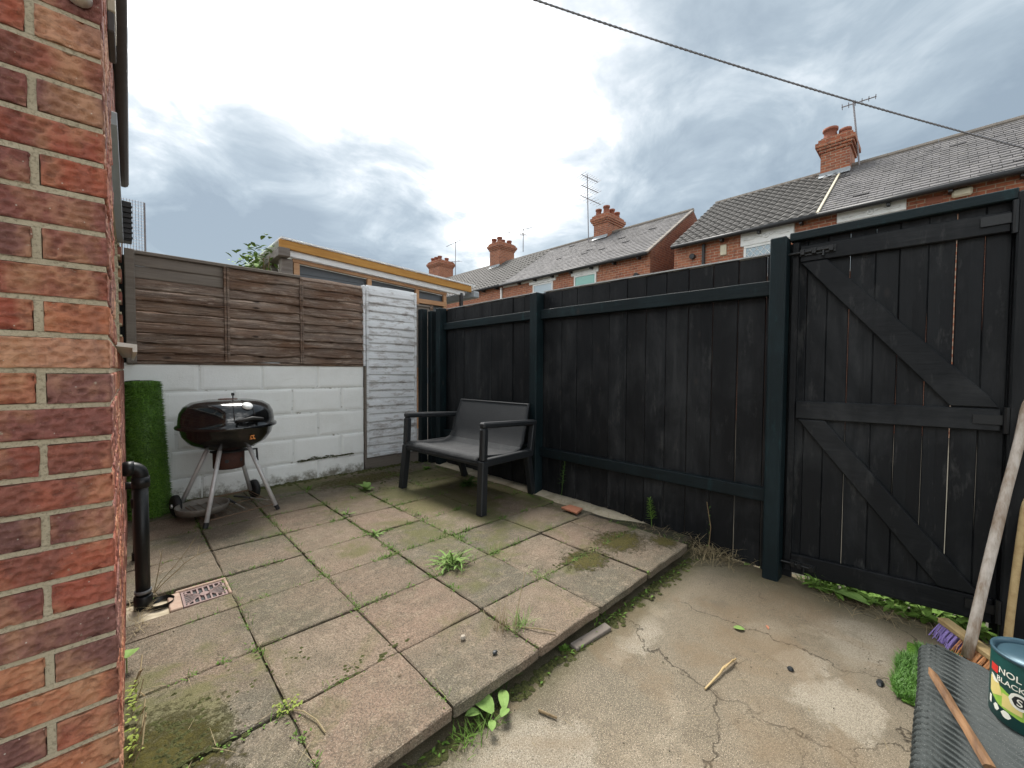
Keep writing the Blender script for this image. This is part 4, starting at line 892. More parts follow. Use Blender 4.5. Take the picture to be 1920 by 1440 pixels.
for k in range(9):
    z0 = .9 + k * .155; poly = [(1.30, z0), (3.30, z0), (3.30, min(z0 + .15, sz(3.30) - .19)), (1.30, min(z0 + .15, sz(1.30) - .19))]
    if poly[3][1] - z0 > .01 and poly[2][1] > z0: part('board', MB().prism(poly, 'y', 4.875 + rnd.uniform(-.003, .003), 4.90), 'grey_board', sh)
for x, w in ((1.345, .06), (2.165, .055), (2.83, .05), (3.27, .05)): part('batten', MB().prism([(x, .3), (x + w, .3), (x + w, sz(x + w) - .192), (x, sz(x) - .192)], 'y', 4.805, 4.845), 'pine_wood', sh, bevel=.003)
part('bottom_batten', MB().box(2.70, 3.32, 4.800, 4.842, 1.985, 2.045), 'pine_wood', sh, bevel=.003)
part('corner_post', MB().box(1.225, 1.335, 4.79, 4.90, -.2, 2.26), 'grey_timber', sh, bevel=.005)
part('wall_plate', MB().box(1.175, 1.285, 4.70, 6.4, 2.262, 2.350), 'grey_timber', sh, bevel=.005)
part('knee_brace', MB().prism([(4.92, 2.05), (4.99, 2.05), (5.25, 2.26), (5.16, 2.26)], 'x', 1.20, 1.26), 'grey_timber', sh)
part('gutter', MB().box(3.70, 3.80, 4.66, 7.4, 2.15, 2.24), 'lead', sh, bevel=.01); part('gutter_bracket', MB().box(3.52, 3.56, 4.74, 4.78, 1.5, 2.2), 'gutter_black', sh)
part('side_wall', MB().box(3.32, 3.36, 4.86, 7.3, -.2, 2.12), 'grey_timber', sh)
op = thing('climbing_plant', 'leafy pale green climber on the grey timber of the lean-to shed', 'plant', (1.15, 5.6, 1.2))
st = MB(); lf = MB()
for k in range(9):
    y = 4.95 + k * .16; st.tube([(1.15, y, 1.2), (1.13, y + .05, 1.9), (1.15 + rnd.uniform(-.06, .06), y + rnd.uniform(-.05, .05), 2.3)], .006, 5)
for k in range(330):
    y = rnd.uniform(4.90, 6.35); t = (6.4 - y) / 1.5; top = 2.42 + .10 * nz(y, 0, 0, 5)
    p = (1.15 + rnd.gauss(-.04, .07), y, rnd.uniform(2.05, top + .06 * rnd.random())); lf.leaf(p, rnd.uniform(0, 6.28), rnd.uniform(-.5, .9), rnd.uniform(.05, .10), rnd.uniform(.03, .05), .8, 3)
part('stems', st, 'straw_dark', op); part('foliage', lf, 'leaf_pale', op)

# ------------------------------------------------------------------ bench
bn = thing('garden_bench', 'black plastic two seater garden bench with woven seat and armrests by the black fence', 'bench', (1.862, 2.835, 0), R(4.1))
def bpart(name, mb, m='bench_plastic', smooth=False, bevel=.006, par=None): return part(name, mb, m, par or bn, smooth, bevel, local=True)
def beam(p0, p1, w, h, upv=(1, 0, 0)):      # rectangular bar from p0 to p1, w along y, h across
    p0, p1 = Vector(p0), Vector(p1); t = (p1 - p0).normalized(); yv = Vector((0, 1, 0)); n = t.cross(yv).normalized(); vs = []
    for p in (p0, p1):
        for a, b in ((-1, -1), (1, -1), (1, 1), (-1, 1)): vs.append(p + yv * (a * w / 2) + n * (b * h / 2))
    return MB().add(vs, [(3, 2, 1, 0), (4, 5, 6, 7), (0, 1, 5, 4), (1, 2, 6, 5), (2, 3, 7, 6), (3, 0, 4, 7)])
for s in (-1, 1):
    y = s * .505
    bpart('leg', beam((.03 - .018, y + s * .018, 0), (.045, y, .40), .062, .060)); bpart('leg', beam((.70, y - s * .06, 0), (.575, y - s * .015, .42), .055, .055))
    bpart('arm_post', beam((.045, y, .398), (.055, y, .648), .058, .056), bevel=.012); bpart('armrest', beam((.028, y, .672), (.66, y, .640), .060, .046), bevel=.012)
    bpart('side_rail', beam((.05, y, .385), (.60, y, .385), .050, .058)); bpart('back_post', beam((.595, y, .36), (.645, y, .66), .048, .045))
bpart('front_rail', MB().box(.022, .068, -.475, .475, .358, .402)); bpart('back_rail', MB().box(.56, .60, -.478, .478, .365, .405))
prof = [(.012, .398), (.020, .428), (.06, .436), (.18, .424), (.34, .410), (.45, .412), (.515, .436), (.545, .480), (.562, .54), (.60, .655), (.636, .765), (.648, .792), (.662, .790)]
sh_ = MB(); n = len(prof); ny = 24; vs = []
for j in range(ny + 1):
    y = -.475 + .95 * j / ny; sag = 1 - (abs(y) / .475) ** 4
    for x, z in prof: vs.append((x, y * (1 - .05 * max(0, (z - .45) / .35)), z - .012 * sag * (1 if .1 < x < .5 and z < .45 else 0)))
k = len(vs)
for j in range(ny + 1):
    y = -.475 + .95 * j / ny
    for i, (x, z) in enumerate(prof): vs.append((x + (.018 if z > .45 else .004), y * (1 - .05 * max(0, (z - .45) / .35)), z - (.020 if z < .45 else .004)))
fs = [(j * n + i, j * n + i + 1, (j + 1) * n + i + 1, (j + 1) * n + i) for j in range(ny) for i in range(n - 1)]
fs += [(k + j * n + i + 1, k + j * n + i, k + (j + 1) * n + i, k + (j + 1) * n + i + 1) for j in range(ny) for i in range(n - 1)]
fs += [(j * n + i + 1, j * n + i, k + j * n + i, k + j * n + i + 1) if j == 0 else (j * n + i, j * n + i + 1, k + j * n + i + 1, k + j * n + i) for j in (0, ny) for i in range(n - 1)]
def split(i0, i1):
    keep = [f for f in fs if all(i0 <= (q % n) <= i1 for q in f)]; used = sorted({q for f in keep for q in f}); mp = {q: i for i, q in enumerate(used)}
    return MB().add([vs[q] for q in used], [tuple(mp[q] for q in f) for f in keep])
bpart('seat', split(0, 6), 'bench_weave', True, 0); bpart('backrest', split(6, n - 1), 'bench_weave', True, 0)
for s in (-1, 1): bpart('back_edge', beam((.558, s * .462, .48), (.652, s * .442, .788), .018, .026), bevel=.004)
bpart('back_edge', MB().box(.640, .668, -.45, .45, .778, .797), bevel=.005)

# ------------------------------------------------------------------ kettle barbecue
BC = Vector((.565, 3.675, 0))
bq = thing('kettle_barbecue', 'black enamel kettle barbecue on silver legs in front of the white block wall', 'barbecue', BC, R(12))
def qpart(name, mb, m, smooth=False, bevel=0, par=None): return part(name, mb, m, par or bq, smooth, bevel, local=True)
q = MB(); q.lathe([(.0, .475), (.10, .478), (.19, .502), (.26, .545), (.300, .60), (.312, .645), (.322, .655), (.322, .664), (.30, .664)], seg=48, sx=.93, sy=.93); qpart('bowl', q, 'enamel', True)
q = MB(); q.lathe([(.338, .655), (.341, .666), (.336, .676), (.322, .682), (.320, .715), (.312, .765), (.288, .808), (.240, .838), (.16, .853), (.06, .857), (.0, .858)], seg=48, sx=.93, sy=.93); lid = qpart('lid', q, 'enamel', True)
for a in (-104, -78): 
    c, s = math.cos(R(a)), math.sin(R(a)); q = MB().tube([(r * c, r * s, z) for r, z in ((.2985, .722), (.291, .766), (.269, .808), (.224, .838), (.15, .853))], .0035, 6); qpart('rib', q, 'enamel', True, par=lid)
a0 = R(-86); c, s = math.cos(a0), math.sin(a0)
def L(r, t, z): return (r * c - t * s, r * s + t * c, z)
q = MB().tube([L(.285, -.085, .713), L(.326, -.075, .722), L(.334, 0, .735), L(.326, .075, .722), L(.285, .085, .713)], [.008, .011, .013, .011, .008], 10); qpart('handle', q, 'dull_black', True, par=lid)
nrm = Vector(L(.55, 0, .84)).normalized(); rotm = nrm.to_track_quat('Z', 'Y').to_matrix().to_4x4()
qpart('thermometer', MB().lathe([(.0, .012), (.030, .012), (.034, .006), (.034, -.006)], Vector(L(.262, .005, .818)), 24, M=rotm), 'dial', True, par=lid)
qpart('vent_knob', MB().lathe([(.0, .905), (.010, .905), (.011, .885), (.004, .884), (.004, .85)], (L(.03, .02, 0)), 12), 'dull_black', True, par=lid)
qpart('vent_plate', MB().lathe([(.0, .862), (.06, .861), (.065, .853)], seg=24), 'rust', True, par=lid)
q = MB()
a1 = R(-80); 
for dt, dz, w, h in ((-.004, .602, .026, .006), (-.004, .578, .026, .006), (-.014, .590, .006, .030), (.006, .590, .006, .030), (.018, .578, .010, .010)):
    ang = a1 + dt / .30; rr = .281 + (dz - .60) * .4 + .003; cc = Vector((rr * math.cos(ang), rr * math.sin(ang), dz)); M_ = Matrix.Translation(cc) @ Matrix.Rotation(ang, 4, 'Z') @ Matrix.Rotation(R(-20), 4, 'Y'); q.box(-.002, .0025, -w / 2, w / 2, -h / 2, h / 2, M=M_)
qpart('print', q, 'orange_print')
qpart('ash_plate', MB().lathe([(.0, .480), (.115, .476), (.118, .468), (.06, .462)], seg=28), 'dull_black', True)
q = MB(); q.lathe([(.0, .340), (.094, .342), (.100, .350), (.100, .462), (.094, .466)], seg=28); ash = qpart('ash_pot', q, 'rust', True)
for aa in (-118, -60): qpart('air_hole', MB().lathe([(.0, .002), (.012, .002), (.014, 0)], (.100 * math.cos(R(aa)), .100 * math.sin(R(aa)), .405), 12, M=Vector((math.cos(R(aa)), math.sin(R(aa)), 0)).to_track_quat('Z', 'Y').to_matrix().to_4x4()), 'print_dark', par=ash)
qpart('ash_lever', MB().tube([(.10, -.02, .46), (.19, -.01, .455), (.195, -.01, .36)], .008, 6), 'dull_black')
FE = {'a': (-.235, -.235), 'b': (.235, -.235), 'c': (-.235, .215), 'd': (.235, .215)}
for kx, (x, y) in FE.items():
    front = y < 0; z0 = .004 if front else .075; leg = MB().tube([(x, y, z0), (x * .36, y * .40, .535)], .0145, 10); lo = qpart('leg', leg, 'steel_leg', True)
    if front: qpart('foot', MB().tube([(x * 1.012, y * 1.01, 0), (x * .965, y * .97, .035)], .0155, 10), 'rubber', par=lo)
    else:
        sx = 1 if x > 0 else -1; w = MB().lathe([(.0, -.022), (.062, -.022), (.075, -.016), (.078, 0), (.075, .016), (.062, .022), (.045, .020), (.0, .014)], (x + sx * .03, y, .078), 28, M=Matrix.Rotation(R(90), 4, 'Y')); wo = qpart('wheel', w, 'rubber', True)
        qpart('hub', MB().lathe([(.0, .03), (.014, .03), (.018, .01)], (x + sx * .03, y, .078), 12, M=Matrix.Rotation(R(90 * sx), 4, 'Y')), 'steel_leg', par=wo)
q = MB(); q.tube([(-.235, .215, .078), (.235, .215, .078)], .006, 6)
for (p0, p1) in (((-.225, -.225, .045), (.225, -.225, .045)), ((-.225, -.225, .045), (-.225, .215, .072)), ((.225, -.225, .045), (.225, .215, .072)), ((-.225, 0, .058), (.225, 0, .058))): q.tube([p0, p1], .0035, 5)
for k in range(9): x = -.20 + k * .05; q.tube([(x, -.225, .048), (x, .215, .074)], .0022, 4)
qpart('wire_rack', q, 'rust_wire')
tc = gz(380, 949, .085)
ty = thing('ash_tray', 'round grey metal tray lying on the lower rack of the barbecue', 'tray', (tc.x, tc.y, .052))
part('pan', MB().lathe([(.0, .062), (.135, .062), (.150, .066), (.155, .098), (.160, .101), (.161, .097), (.153, .056), (.0, .054)], (tc.x, tc.y, 0), 40), 'tray_steel', ty, True)
def tool(label, pix0, pix1, pix2, z):
    a, b, c2 = gz(*pix0, z), gz(*pix1, z), gz(*pix2, z - .01); t = thing('barbecue_tool', label, 'utensil', (a.x, a.y, a.z - .01))
    part('grip', MB().tube([a, b], [.012, .010], 8, flat=.6), 'dull_black', t, True); part('shaft', MB().tube([b, c2], .006, 6, flat=.5), 'tray_steel', t)
tool('black handled barbecue tool pointing away from the round tray', (428, 935), (442, 944), (459, 953), .085)
tool('black handled barbecue tool lying beside the barbecue wheel', (440, 930), (470, 933), (508, 938), .085)

# ------------------------------------------------------------------ standing roll of artificial turf
tr = thing('turf_roll', 'upright roll of green artificial turf leaning in the corner beside the barbecue', 'turf roll', (.115, 4.0, 0))
B0, B1 = Vector((.125, 4.0, .0)), Vector((.095, 4.09, .985))
m = MB(); m.tube([B0, B0.lerp(B1, .5), B1], [.118, .110, .100], 32); part('backing', m, 'turf', tr, True)
m = MB(); ax = (B1 - B0); axn = ax.normalized(); sa = axn.cross(Vector((0, 1, 0))).normalized(); sb = axn.cross(sa).normalized()
for k in range(20000):
    t = rnd.random(); th = rnd.uniform(0, 6.283); rr = .118 - .018 * t; n_ = sa * math.cos(th) + sb * math.sin(th); p = B0 + ax * t + n_ * (rr - .003)
    if n_.y > .55: continue
    d = (n_ * rnd.uniform(.5, 1) + Vector((rnd.uniform(-.6, .6), rnd.uniform(-.6, .6), rnd.uniform(-1.0, .1)))).normalized() * rnd.uniform(.018, .036); w = d.cross(n_).normalized() * .0028
    m.add([p - w, p + w, p + d], [(0, 1, 2)])
o = part('pile', m, 'turf', tr); o['kind'] = 'stuff'
m = MB()
for k in range(80): 
    th = k * .19; th2 = th + .19; r0, r1 = .02 + .0055 * th, .02 + .0055 * th2
    if r1 > .098: break
    m.add([B1 + sa * math.cos(th) * r0 + sb * math.sin(th) * r0, B1 + sa * math.cos(th2) * r1 + sb * math.sin(th2) * r1, B1 + sa * math.cos(th2) * r1 + sb * math.sin(th2) * r1 + axn * .006, B1 + sa * math.cos(th) * r0 + sb * math.sin(th) * r0 + axn * .006], [(0, 1, 2, 3)])
part('spiral_edge', m, 'turf_backing', tr)

# ------------------------------------------------------------------ waste pipe and gully
pp = thing('waste_pipe', 'black plastic waste pipe elbowed out of the brick wall down to the gully', 'pipe', (.045, 2.49, 0))
PX, PY = .048, 2.475
m = MB().tube([(PX, PY, .02), (PX, PY, .58)], .0265, 18); part('pipe', m, 'pipe', pp, True)
pts = [(PX, PY, .585)] + [(PX - .035 + .035 * math.cos(t), PY, .60 + .035 * math.sin(t)) for t in [R(a) for a in range(0, 91, 15)]] + [(-.02, PY, .635)]
part('elbow', MB().tube(pts, .029, 18), 'pipe', pp, True)
part('collar', MB().tube([(PX, PY, .545), (PX, PY, .592)], .0325, 18), 'pipe', pp, True)
part('collar', MB().tube([(PX - .055, PY, .635), (PX - .020, PY, .635)], .0325, 18), 'pipe', pp, True)
part('sleeve', MB().tube([(-.03, PY, .635), (.0, PY, .635)], .027, 16), 'upvc', pp, True)
part('socket', MB().tube([(PX, PY, -.03), (PX, PY, .045), (PX, PY, .048)], [.034, .034, .032], 18), 'pipe', pp, True)
part('socket_ring', MB().tube([(PX, PY, .060), (PX, PY, .074)], .0305, 18), 'pipe_grey', pp, True)
part('outlet', MB().lathe([(.048, .012), (.045, .004), (.040, -.02), (.0, -.025)], (PX + .06, PY - .03, 0), 20), 'pipe', pp, True)
p2 = thing('waste_pipe', 'short grey pipe stub on the brick wall behind the black waste pipe', 'pipe', (.03, 3.1, .0))
part('pipe', MB().tube([(.042, 3.1, .04), (.042, 3.1, .40)], .021, 14), 'pipe_grey', p2, True); part('collar', MB().tube([(.042, 3.1, .30), (.042, 3.1, .35)], .026, 14), 'pipe', p2, True); part('elbow', MB().tube([(.042, 3.1, .40), (.035, 3.1, .425), (-.01, 3.1, .43)], .021, 14), 'pipe', p2, True)
part('foot', MB().tube([(.042, 3.1, -.01), (.042, 3.1, .042)], .027, 14), 'pipe', p2, True)
gy = thing('drain_gully', 'terracotta drain gully with brown slotted grate set in the paving', 'drain', (.27, 2.42, -.03))
gx0, gx1, gy0, gy1 = .178, .352, 2.335, 2.505; b = .016
m = MB(); m.box(gx0 - b, gx1 + b - .004, gy1, gy1 + b, -.05, .004); m.box(gx0 - b, gx1 + b - .004, gy0 - b * .6, gy0, -.05, -.010); m.box(gx0 - b - .03, gx0, gy0, gy1, -.05, .001); m.box(gx1, gx1 + b - .004, gy0, gy1, -.05, .002); part('surround', m, 'terracotta', gy, bevel=.004)
part('grate_shade_plate', MB().box(gx0, gx1, gy0, gy1, -.0128, -.0115), 'print_dark', gy)  # thin dark plate standing in for the shaded depth below the grate
m = MB(); cx, cy = (gx0 + gx1) / 2, (gy0 + gy1) / 2; zg0, zg1 = -.011, -.003; fr = .012
m.box(gx0 + .003, gx1 - .003, gy0 + .003, gy0 + fr, zg0, zg1); m.box(gx0 + .003, gx1 - .003, gy1 - fr, gy1 - .003, zg0, zg1); m.box(gx0 + .003, gx0 + fr, gy0 + fr, gy1 - fr, zg0, zg1); m.box(gx1 - fr, gx1 - .003, gy0 + fr, gy1 - fr, zg0, zg1)
for s in (-1, 1):
    for k in range(7):
        x = cx - .066 + k * .022; m.box(x - .0035, x + .0035, *(sorted((cy + s * (.012 + .028 * (1 - (abs(k - 3) / 3.2)) * -.2 + abs(k - 3) * .009), cy + s * .075))), zg0 + .001, zg1 - .001)
    for k in range(6):
        yy = cy - .052 + k * .021; a = cx + s * .076; c0 = cx + s * (.014 + abs(k - 2.5) * .004); m.add([(a, yy - .003, zg1 - .001), (a, yy + .003, zg1 - .001), (c0, cy + (yy - cy) * .30 + .002, zg1 - .001), (c0, cy + (yy - cy) * .30 - .002, zg1 - .001)], [(0, 1, 2, 3) if s < 0 else (3, 2, 1, 0)])
for s in (-1, 1):
    m.tube([(cx + s * .016, cy, zg1 - .004), (cx + s * .045, cy + .036, zg1 - .004), (cx + s * .072, cy + .066, zg1 - .004)], .003, 5); m.tube([(cx + s * .016, cy, zg1 - .004), (cx + s * .045, cy - .036, zg1 - .004), (cx + s * .072, cy - .066, zg1 - .004)], .003, 5)
m.lathe([(.0, zg1), (.018, zg1), (.020, zg0)], (cx, cy, 0), 14)
part('grate', m, 'grate', gy)

# ------------------------------------------------------------------ turf, paint can, brooms by the gate
rt = thing('turf_roll', 'folded roll of artificial turf lying with dark ribbed backing outwards near the gate', 'turf roll', (1.5, -.2, YZ))
RY, RW, RHh = -.185, .185, .096; nx_, na = 460, 44; x0, x1 = 1.99, .85
vs = []
for i in range(nx_ + 1):
    x = x0 + (x1 - x0) * i / nx_
    for a in range(na):
        th = 2 * math.pi * a / na; cs, sn = math.cos(th), math.sin(th); e = .62
        yy = RW * math.copysign(abs(cs) ** e, cs); zz = RHh * math.copysign(abs(sn) ** e, sn); sk = x + .85 * yy
        rib = (.0085 + .003 * nz(sk, yy, 9, 5)) * math.sin((sk + .55 * yy + .25 * zz + .012 * nz(sk, yy, 2, 6) + .03 * nz(sk, yy, 7, 1.6)) / .027 * 2 * math.pi)
        f = 1 + rib / .15 + .035 * nz(x, th, 1, 1.6)
        vs.append((sk, RY + .04 * (x - 2.1) * -.4 + yy * f, YZ + .098 + zz * f + .012 * nz(x, yy, 3, 3)))
fs = [(i * na + a, i * na + (a + 1) % na, (i + 1) * na + (a + 1) % na, (i + 1) * na + a) for i in range(nx_) for a in range(na)] + [tuple(range(na))[::-1]]
part('backing', MB().add(vs, fs), 'turf_backing', rt, True)
m = MB()
for k in range(9000):
    x = rnd.uniform(1.98, 2.42); ed = .075 - .10 * max(0, (1.98 - x + .1)) + .02 * nz(x, 0, 2, 9); y = rnd.uniform(-.10, ed - .12 * max(0, x - 2.3))
    if x > 2.30 and y > .02: continue
    m.blade((x, y, YZ + .004), rnd.uniform(0, 6.28), rnd.uniform(.6, 1.4), rnd.uniform(.022, .042), .0030, .5, 2)
o = part('pile', m, 'turf_light', rt); o['kind'] = 'stuff'
part('flap', MB().box(1.97, 2.42, -.11, .05, YZ + .0035, YZ + .009), 'turf', rt)
m = MB()
for k in range(2500):
    x = rnd.uniform(1.15, 1.55); y = RY - rnd.uniform(.14, .26); m.blade((x, y, YZ + .165 + rnd.uniform(-.02, .01)), rnd.uniform(0, 6.28), rnd.uniform(.6, 1.4), rnd.uniform(.02, .04), .003, .5, 2)
o = part('pile', m, 'turf_light', rt); o['kind'] = 'stuff'
CB = Vector((1.80, -.222, .112)); CRd, CHt = .088, .185
pcn = thing('paint_can', 'dark green paint can with yellow and lime label standing on the ribbed turf', 'can', CB)
part('body', MB().lathe([(.0, .0), (CRd * .97, 0), (CRd, .004), (CRd, CHt - .004), (CRd * .98, CHt)], CB, 48), 'can_green', pcn, True)
part('rim', MB().lathe([(CRd * .985, CHt - .004), (CRd * 1.02, CHt), (CRd * 1.02, CHt + .006), (CRd * .98, CHt + .008), (CRd * .93, CHt + .004), (CRd * .92, CHt - .008)], CB, 48), 'can_lid', pcn, True)
part('lid', MB().lathe([(CRd * .93, CHt - .006), (CRd * .86, CHt - .008), (CRd * .84, CHt - .003), (.0, CHt - .002)], CB, 48), 'can_lid', pcn, True)
A0 = math.atan2(-CB.y, -CB.x)              # towards the yard
def wrap(poly, m, name, d=.0006, A=A0 + R(-30)):
    """flat print laid on the can: (angle offset in metres along the skin, height)"""
    def P(u, h): a = A + u / CRd; return (CB.x + (CRd + d) * math.cos(a), CB.y + (CRd + d) * math.sin(a), CB.z + h)
    # densify so it follows the curve
    mb = MB()
    us = [u for u, h in poly]; u0, u1 = min(us), max(us); n = max(1, int((u1 - u0) / .005))
    def span(u):
        hs = []
        for i in range(len(poly)):
            (a, p), (b_, q_) = poly[i], poly[(i + 1) % len(poly)]
            if (a - u) * (b_ - u) <= 0 and a != b_: hs.append(p + (q_ - p) * (u - a) / (b_ - a))
        return (min(hs), max(hs)) if hs else None
    vs = []; 
    for i in range(n + 1):
        u = u0 + (u1 - u0) * i / n; sp = span(min(max(u, u0 + 1e-5), u1 - 1e-5)); vs += [P(u, sp[0]), P(u, sp[1])]
    mb.add(vs, [(2 * i, 2 * i + 2, 2 * i + 3, 2 * i + 1) for i in range(n)]); return part(name, mb, m, pcn)
# seen from the yard: +u runs to the viewer's right
def ell(cu, ch, ru, rh, n=20): return [(cu + ru * math.cos(2 * math.pi * k / n + .01), ch + rh * math.sin(2 * math.pi * k / n + .01)) for k in range(n)]
wrap([(-.060, .105), (-.02, .098), (.03, .075), (.050, .045), (.02, .036), (-.03, .045), (-.06, .065)], 'print_lime', 'label_panel', .0005)
wrap([(-.060, .112), (-.03, .108), (-.02, .075), (-.05, .060), (-.06, .070)], 'print_yellow', 'label_panel', .0008)
wrap([(-.058, .118), (-.050, .120), (-.030, .104), (-.045, .100)], 'print_white', 'label_panel', .0010)
wrap([(-.020, .085), (.022, .085), (.022, .048), (-.020, .048)], 'print_yellow', 'label_panel', .0010)
wrap(ell(.016, .085, .022, .022), 'print_white', 'label_badge', .0014); wrap(ell(.016, .085, .015, .015), 'print_dark', 'label_badge', .0018)
wrap([(-.058, .150), (-.034, .150), (-.034, .128), (-.058, .128)], 'print_red', 'label_badge', .0012)
wrap(ell(-.035, .034, .009, .010), 'print_white', 'label_badge', .0010); wrap(ell(-.010, .030, .012, .010), 'print_white', 'label_badge', .0010); wrap([(-.062, .055), (-.052, .055), (-.052, .032), (-.062, .032)], 'print_white', 'label_badge', .0010)
def text_on_can(txt, u0, h, size, m, d, A=A0 + R(-30)):
    cu = bpy.data.curves.new('lettering', 'FONT'); cu.body = txt; cu.size = size; cu.offset = size * .012; tmp = bpy.data.objects.new('lettering', cu); COL.objects.link(tmp)
    dg = bpy.context.evaluated_depsgraph_get(); me = bpy.data.meshes.new_from_object(tmp.evaluated_get(dg)); bpy.data.objects.remove(tmp)
    mb = MB(); vs = []
    for v in me.vertices:
        a = A + (u0 + v.co.x) / CRd; vs.append((CB.x + (CRd + d) * math.cos(a), CB.y + (CRd + d) * math.sin(a), CB.z + h + v.co.y))
    mb.add(vs, [tuple(p.vertices) for p in me.polygons]); part('lettering', mb, m, pcn)
text_on_can('NOL', -.032, .136, .024, 'print_white', .0014); text_on_can('BLACK', -.036, .112, .020, 'print_white', .0020); text_on_can('S', .0105, .0755, .026, 'print_white', .0024)

def broom(label, name, base, top, r0, r1, m):
    t = thing(name, label, 'broom', base); b, tp = Vector(base), Vector(top); n = 14; pts = [b.lerp(tp, k / n) + Vector((.004 * nz(k, 1, 1, .4), .004 * nz(k, 2, 5, .4), 0)) for k in range(n + 1)]
    part('handle', MB().tube(pts, [r0 + (r1 - r0) * k / n + .0008 * nz(k, 3, 1, 1.7) for k in range(n + 1)], 14), m, t, True); return t
b0 = px(1812, 1232, 2.42); b1 = px(1925, 765, 2.66); b1 = b0 + (b1 - b0) * 1.35
br = broom('worn grey wooden broom with purple and orange bristles leaning by the gate', 'broom', b0, b1, .0175, .0150, 'handle_grey')
h0, h1 = Vector((2.60, -.055, -.020)), Vector((2.33, -.235, -.020)); hd = (h1 - h0).normalized(); sd_ = Vector((-hd.y, hd.x, 0))
m = MB(); M_ = Matrix.Translation((h0 + h1) / 2) @ Matrix.Rotation(math.atan2(hd.y, hd.x), 4, 'Z'); Lh = (h1 - h0).length
m.box(-Lh / 2, Lh / 2, -.022, .022, -.004, .022, M=M_); part('head', m, 'handle_tan', br, bevel=.005)
for ci in range(15):
    for rj in range(3):
        u = (ci + .5) / 15; p = h0.lerp(h1, u) + sd_ * (-.015 + .015 * rj) + Vector((0, 0, -.004)); mm = 'bristle_purple' if u < .36 else 'bristle_orange'; m = MB(); out = sd_ * (-.012 + .012 * rj) * 1.6 - sd_ * .012
        for k in range(7):
            j = Vector((rnd.uniform(-.005, .005), rnd.uniform(-.005, .005), 0)); e = p + out + j * 2.2; e.z = YZ + .004; m.tube([p + j, p.lerp(e, .5) + out * .1, e], [.0016, .0016, .0014], 4)
        part('bristle_tuft', m, mm, br)
c0 = px(1884, 1205, 2.52); c1 = px(1925, 935, 2.665); c0.z = YZ; c1 = c0 + (c1 - c0) * 2.0
b2 = broom('pale tan wooden pole leaning on the fence behind the worn broom', 'pole', c0, c1, .0125, .0115, 'handle_tan'); b2['category'] = 'pole'
s0, s1 = gz(1742, 1258, .112), gz(1858, 1450, .125)
sk = thing('split_stick', 'split brown wooden stick lying across the ribbed turf backing', 'stick', (s0 + s1) / 2)
n = 10; part('shaft', MB().tube([s0.lerp(s1, k / n) + Vector((0, .003 * nz(k, 4, 4, .6), .012)) for k in range(n + 1)], [.002] + [.0125 + .002 * nz(k, 1, 9, .9) for k in range(1, n)] + [.0135], 8, flat=.6), 'stick', sk)

# ------------------------------------------------------------------ washing line
wl = thing('washing_line', 'grey twisted washing line strung from the house across the sky', 'washing line', (0, 1.33, 2.3))
Lp = Vector((-.03, 1.33, 2.26)); Rp = Vector((2.66, -.545, 1.76)); pts = []; n = 60
for k in range(n + 1):
    t = k / n; p = Lp.lerp(Rp, t); p.z -= .06 * 4 * t * (1 - t); pts.append(p)
part('core', MB().tube(pts, .0021, 8), 'rope', wl, True)
m = MB(); n2 = 1200
for s in range(2):
    sp = []
    for k in range(n2 + 1):
        t = k / n2; p = Lp.lerp(Rp, t); p.z -= .06 * 4 * t * (1 - t); a = t * 2 * math.pi * 110 + s * math.pi; sp.append(p + Vector((.30, .55, 0)) * (.0018 * math.cos(a)) + Vector((0, 0, .0018 * math.sin(a))))
    m.tube(sp, .0015, 4, False)
part('strand', m, 'rope', wl, True)
m = MB().tube([Lp + Vector((0, .02, 0)), Lp + Vector((.0, -.03, 0)), Lp + Vector((.0, -.04, -.03))], .006, 6); part('hook', m, 'black_iron', wl); part('hook', MB().tube([Rp + Vector((.02, 0, 0)), Rp + Vector((-.02, 0, 0))], .006, 6), 'black_iron', wl)

# ------------------------------------------------------------------ weeds and litter
def weed(name, label, pt, fn, mats=('leaf',), cat='weed', group=None):
    pt = Vector(pt); o = thing(name, label, cat, pt, group=group); mbs = fn(pt)
    for nm, mb, m in mbs:
        q = part(nm, mb, m, o)
        if nm in ('stems', 'clover', 'dry_stems', 'grass', 'blades', 'leaves'): q['kind'] = 'stuff'
    return o
def rosette(n, L, w, e0=.5, e1=1.1, bend=1.0, m='leaf'):
    def fn(p):
        lf = MB(); k0 = rnd.uniform(0, 6)
        for k in range(40): lf.leaf(p + Vector((rnd.gauss(0, L * .35), rnd.gauss(0, L * .35), -.003)), rnd.uniform(0, 6.28), rnd.uniform(.0, 1.0), rnd.uniform(.008, .02), .005, .5, 2)
        for k in range(n): lf.leaf(p + Vector((rnd.uniform(-.01, .01), rnd.uniform(-.01, .01), -.004)), k0 + k * 2.4 + rnd.uniform(-.4, .4), rnd.uniform(e0, e1), L * rnd.uniform(.6, 1.1), w * rnd.uniform(.7, 1.1), bend * rnd.uniform(.7, 1.3), 5)
        return [('leaves', lf, m)]
    return fn
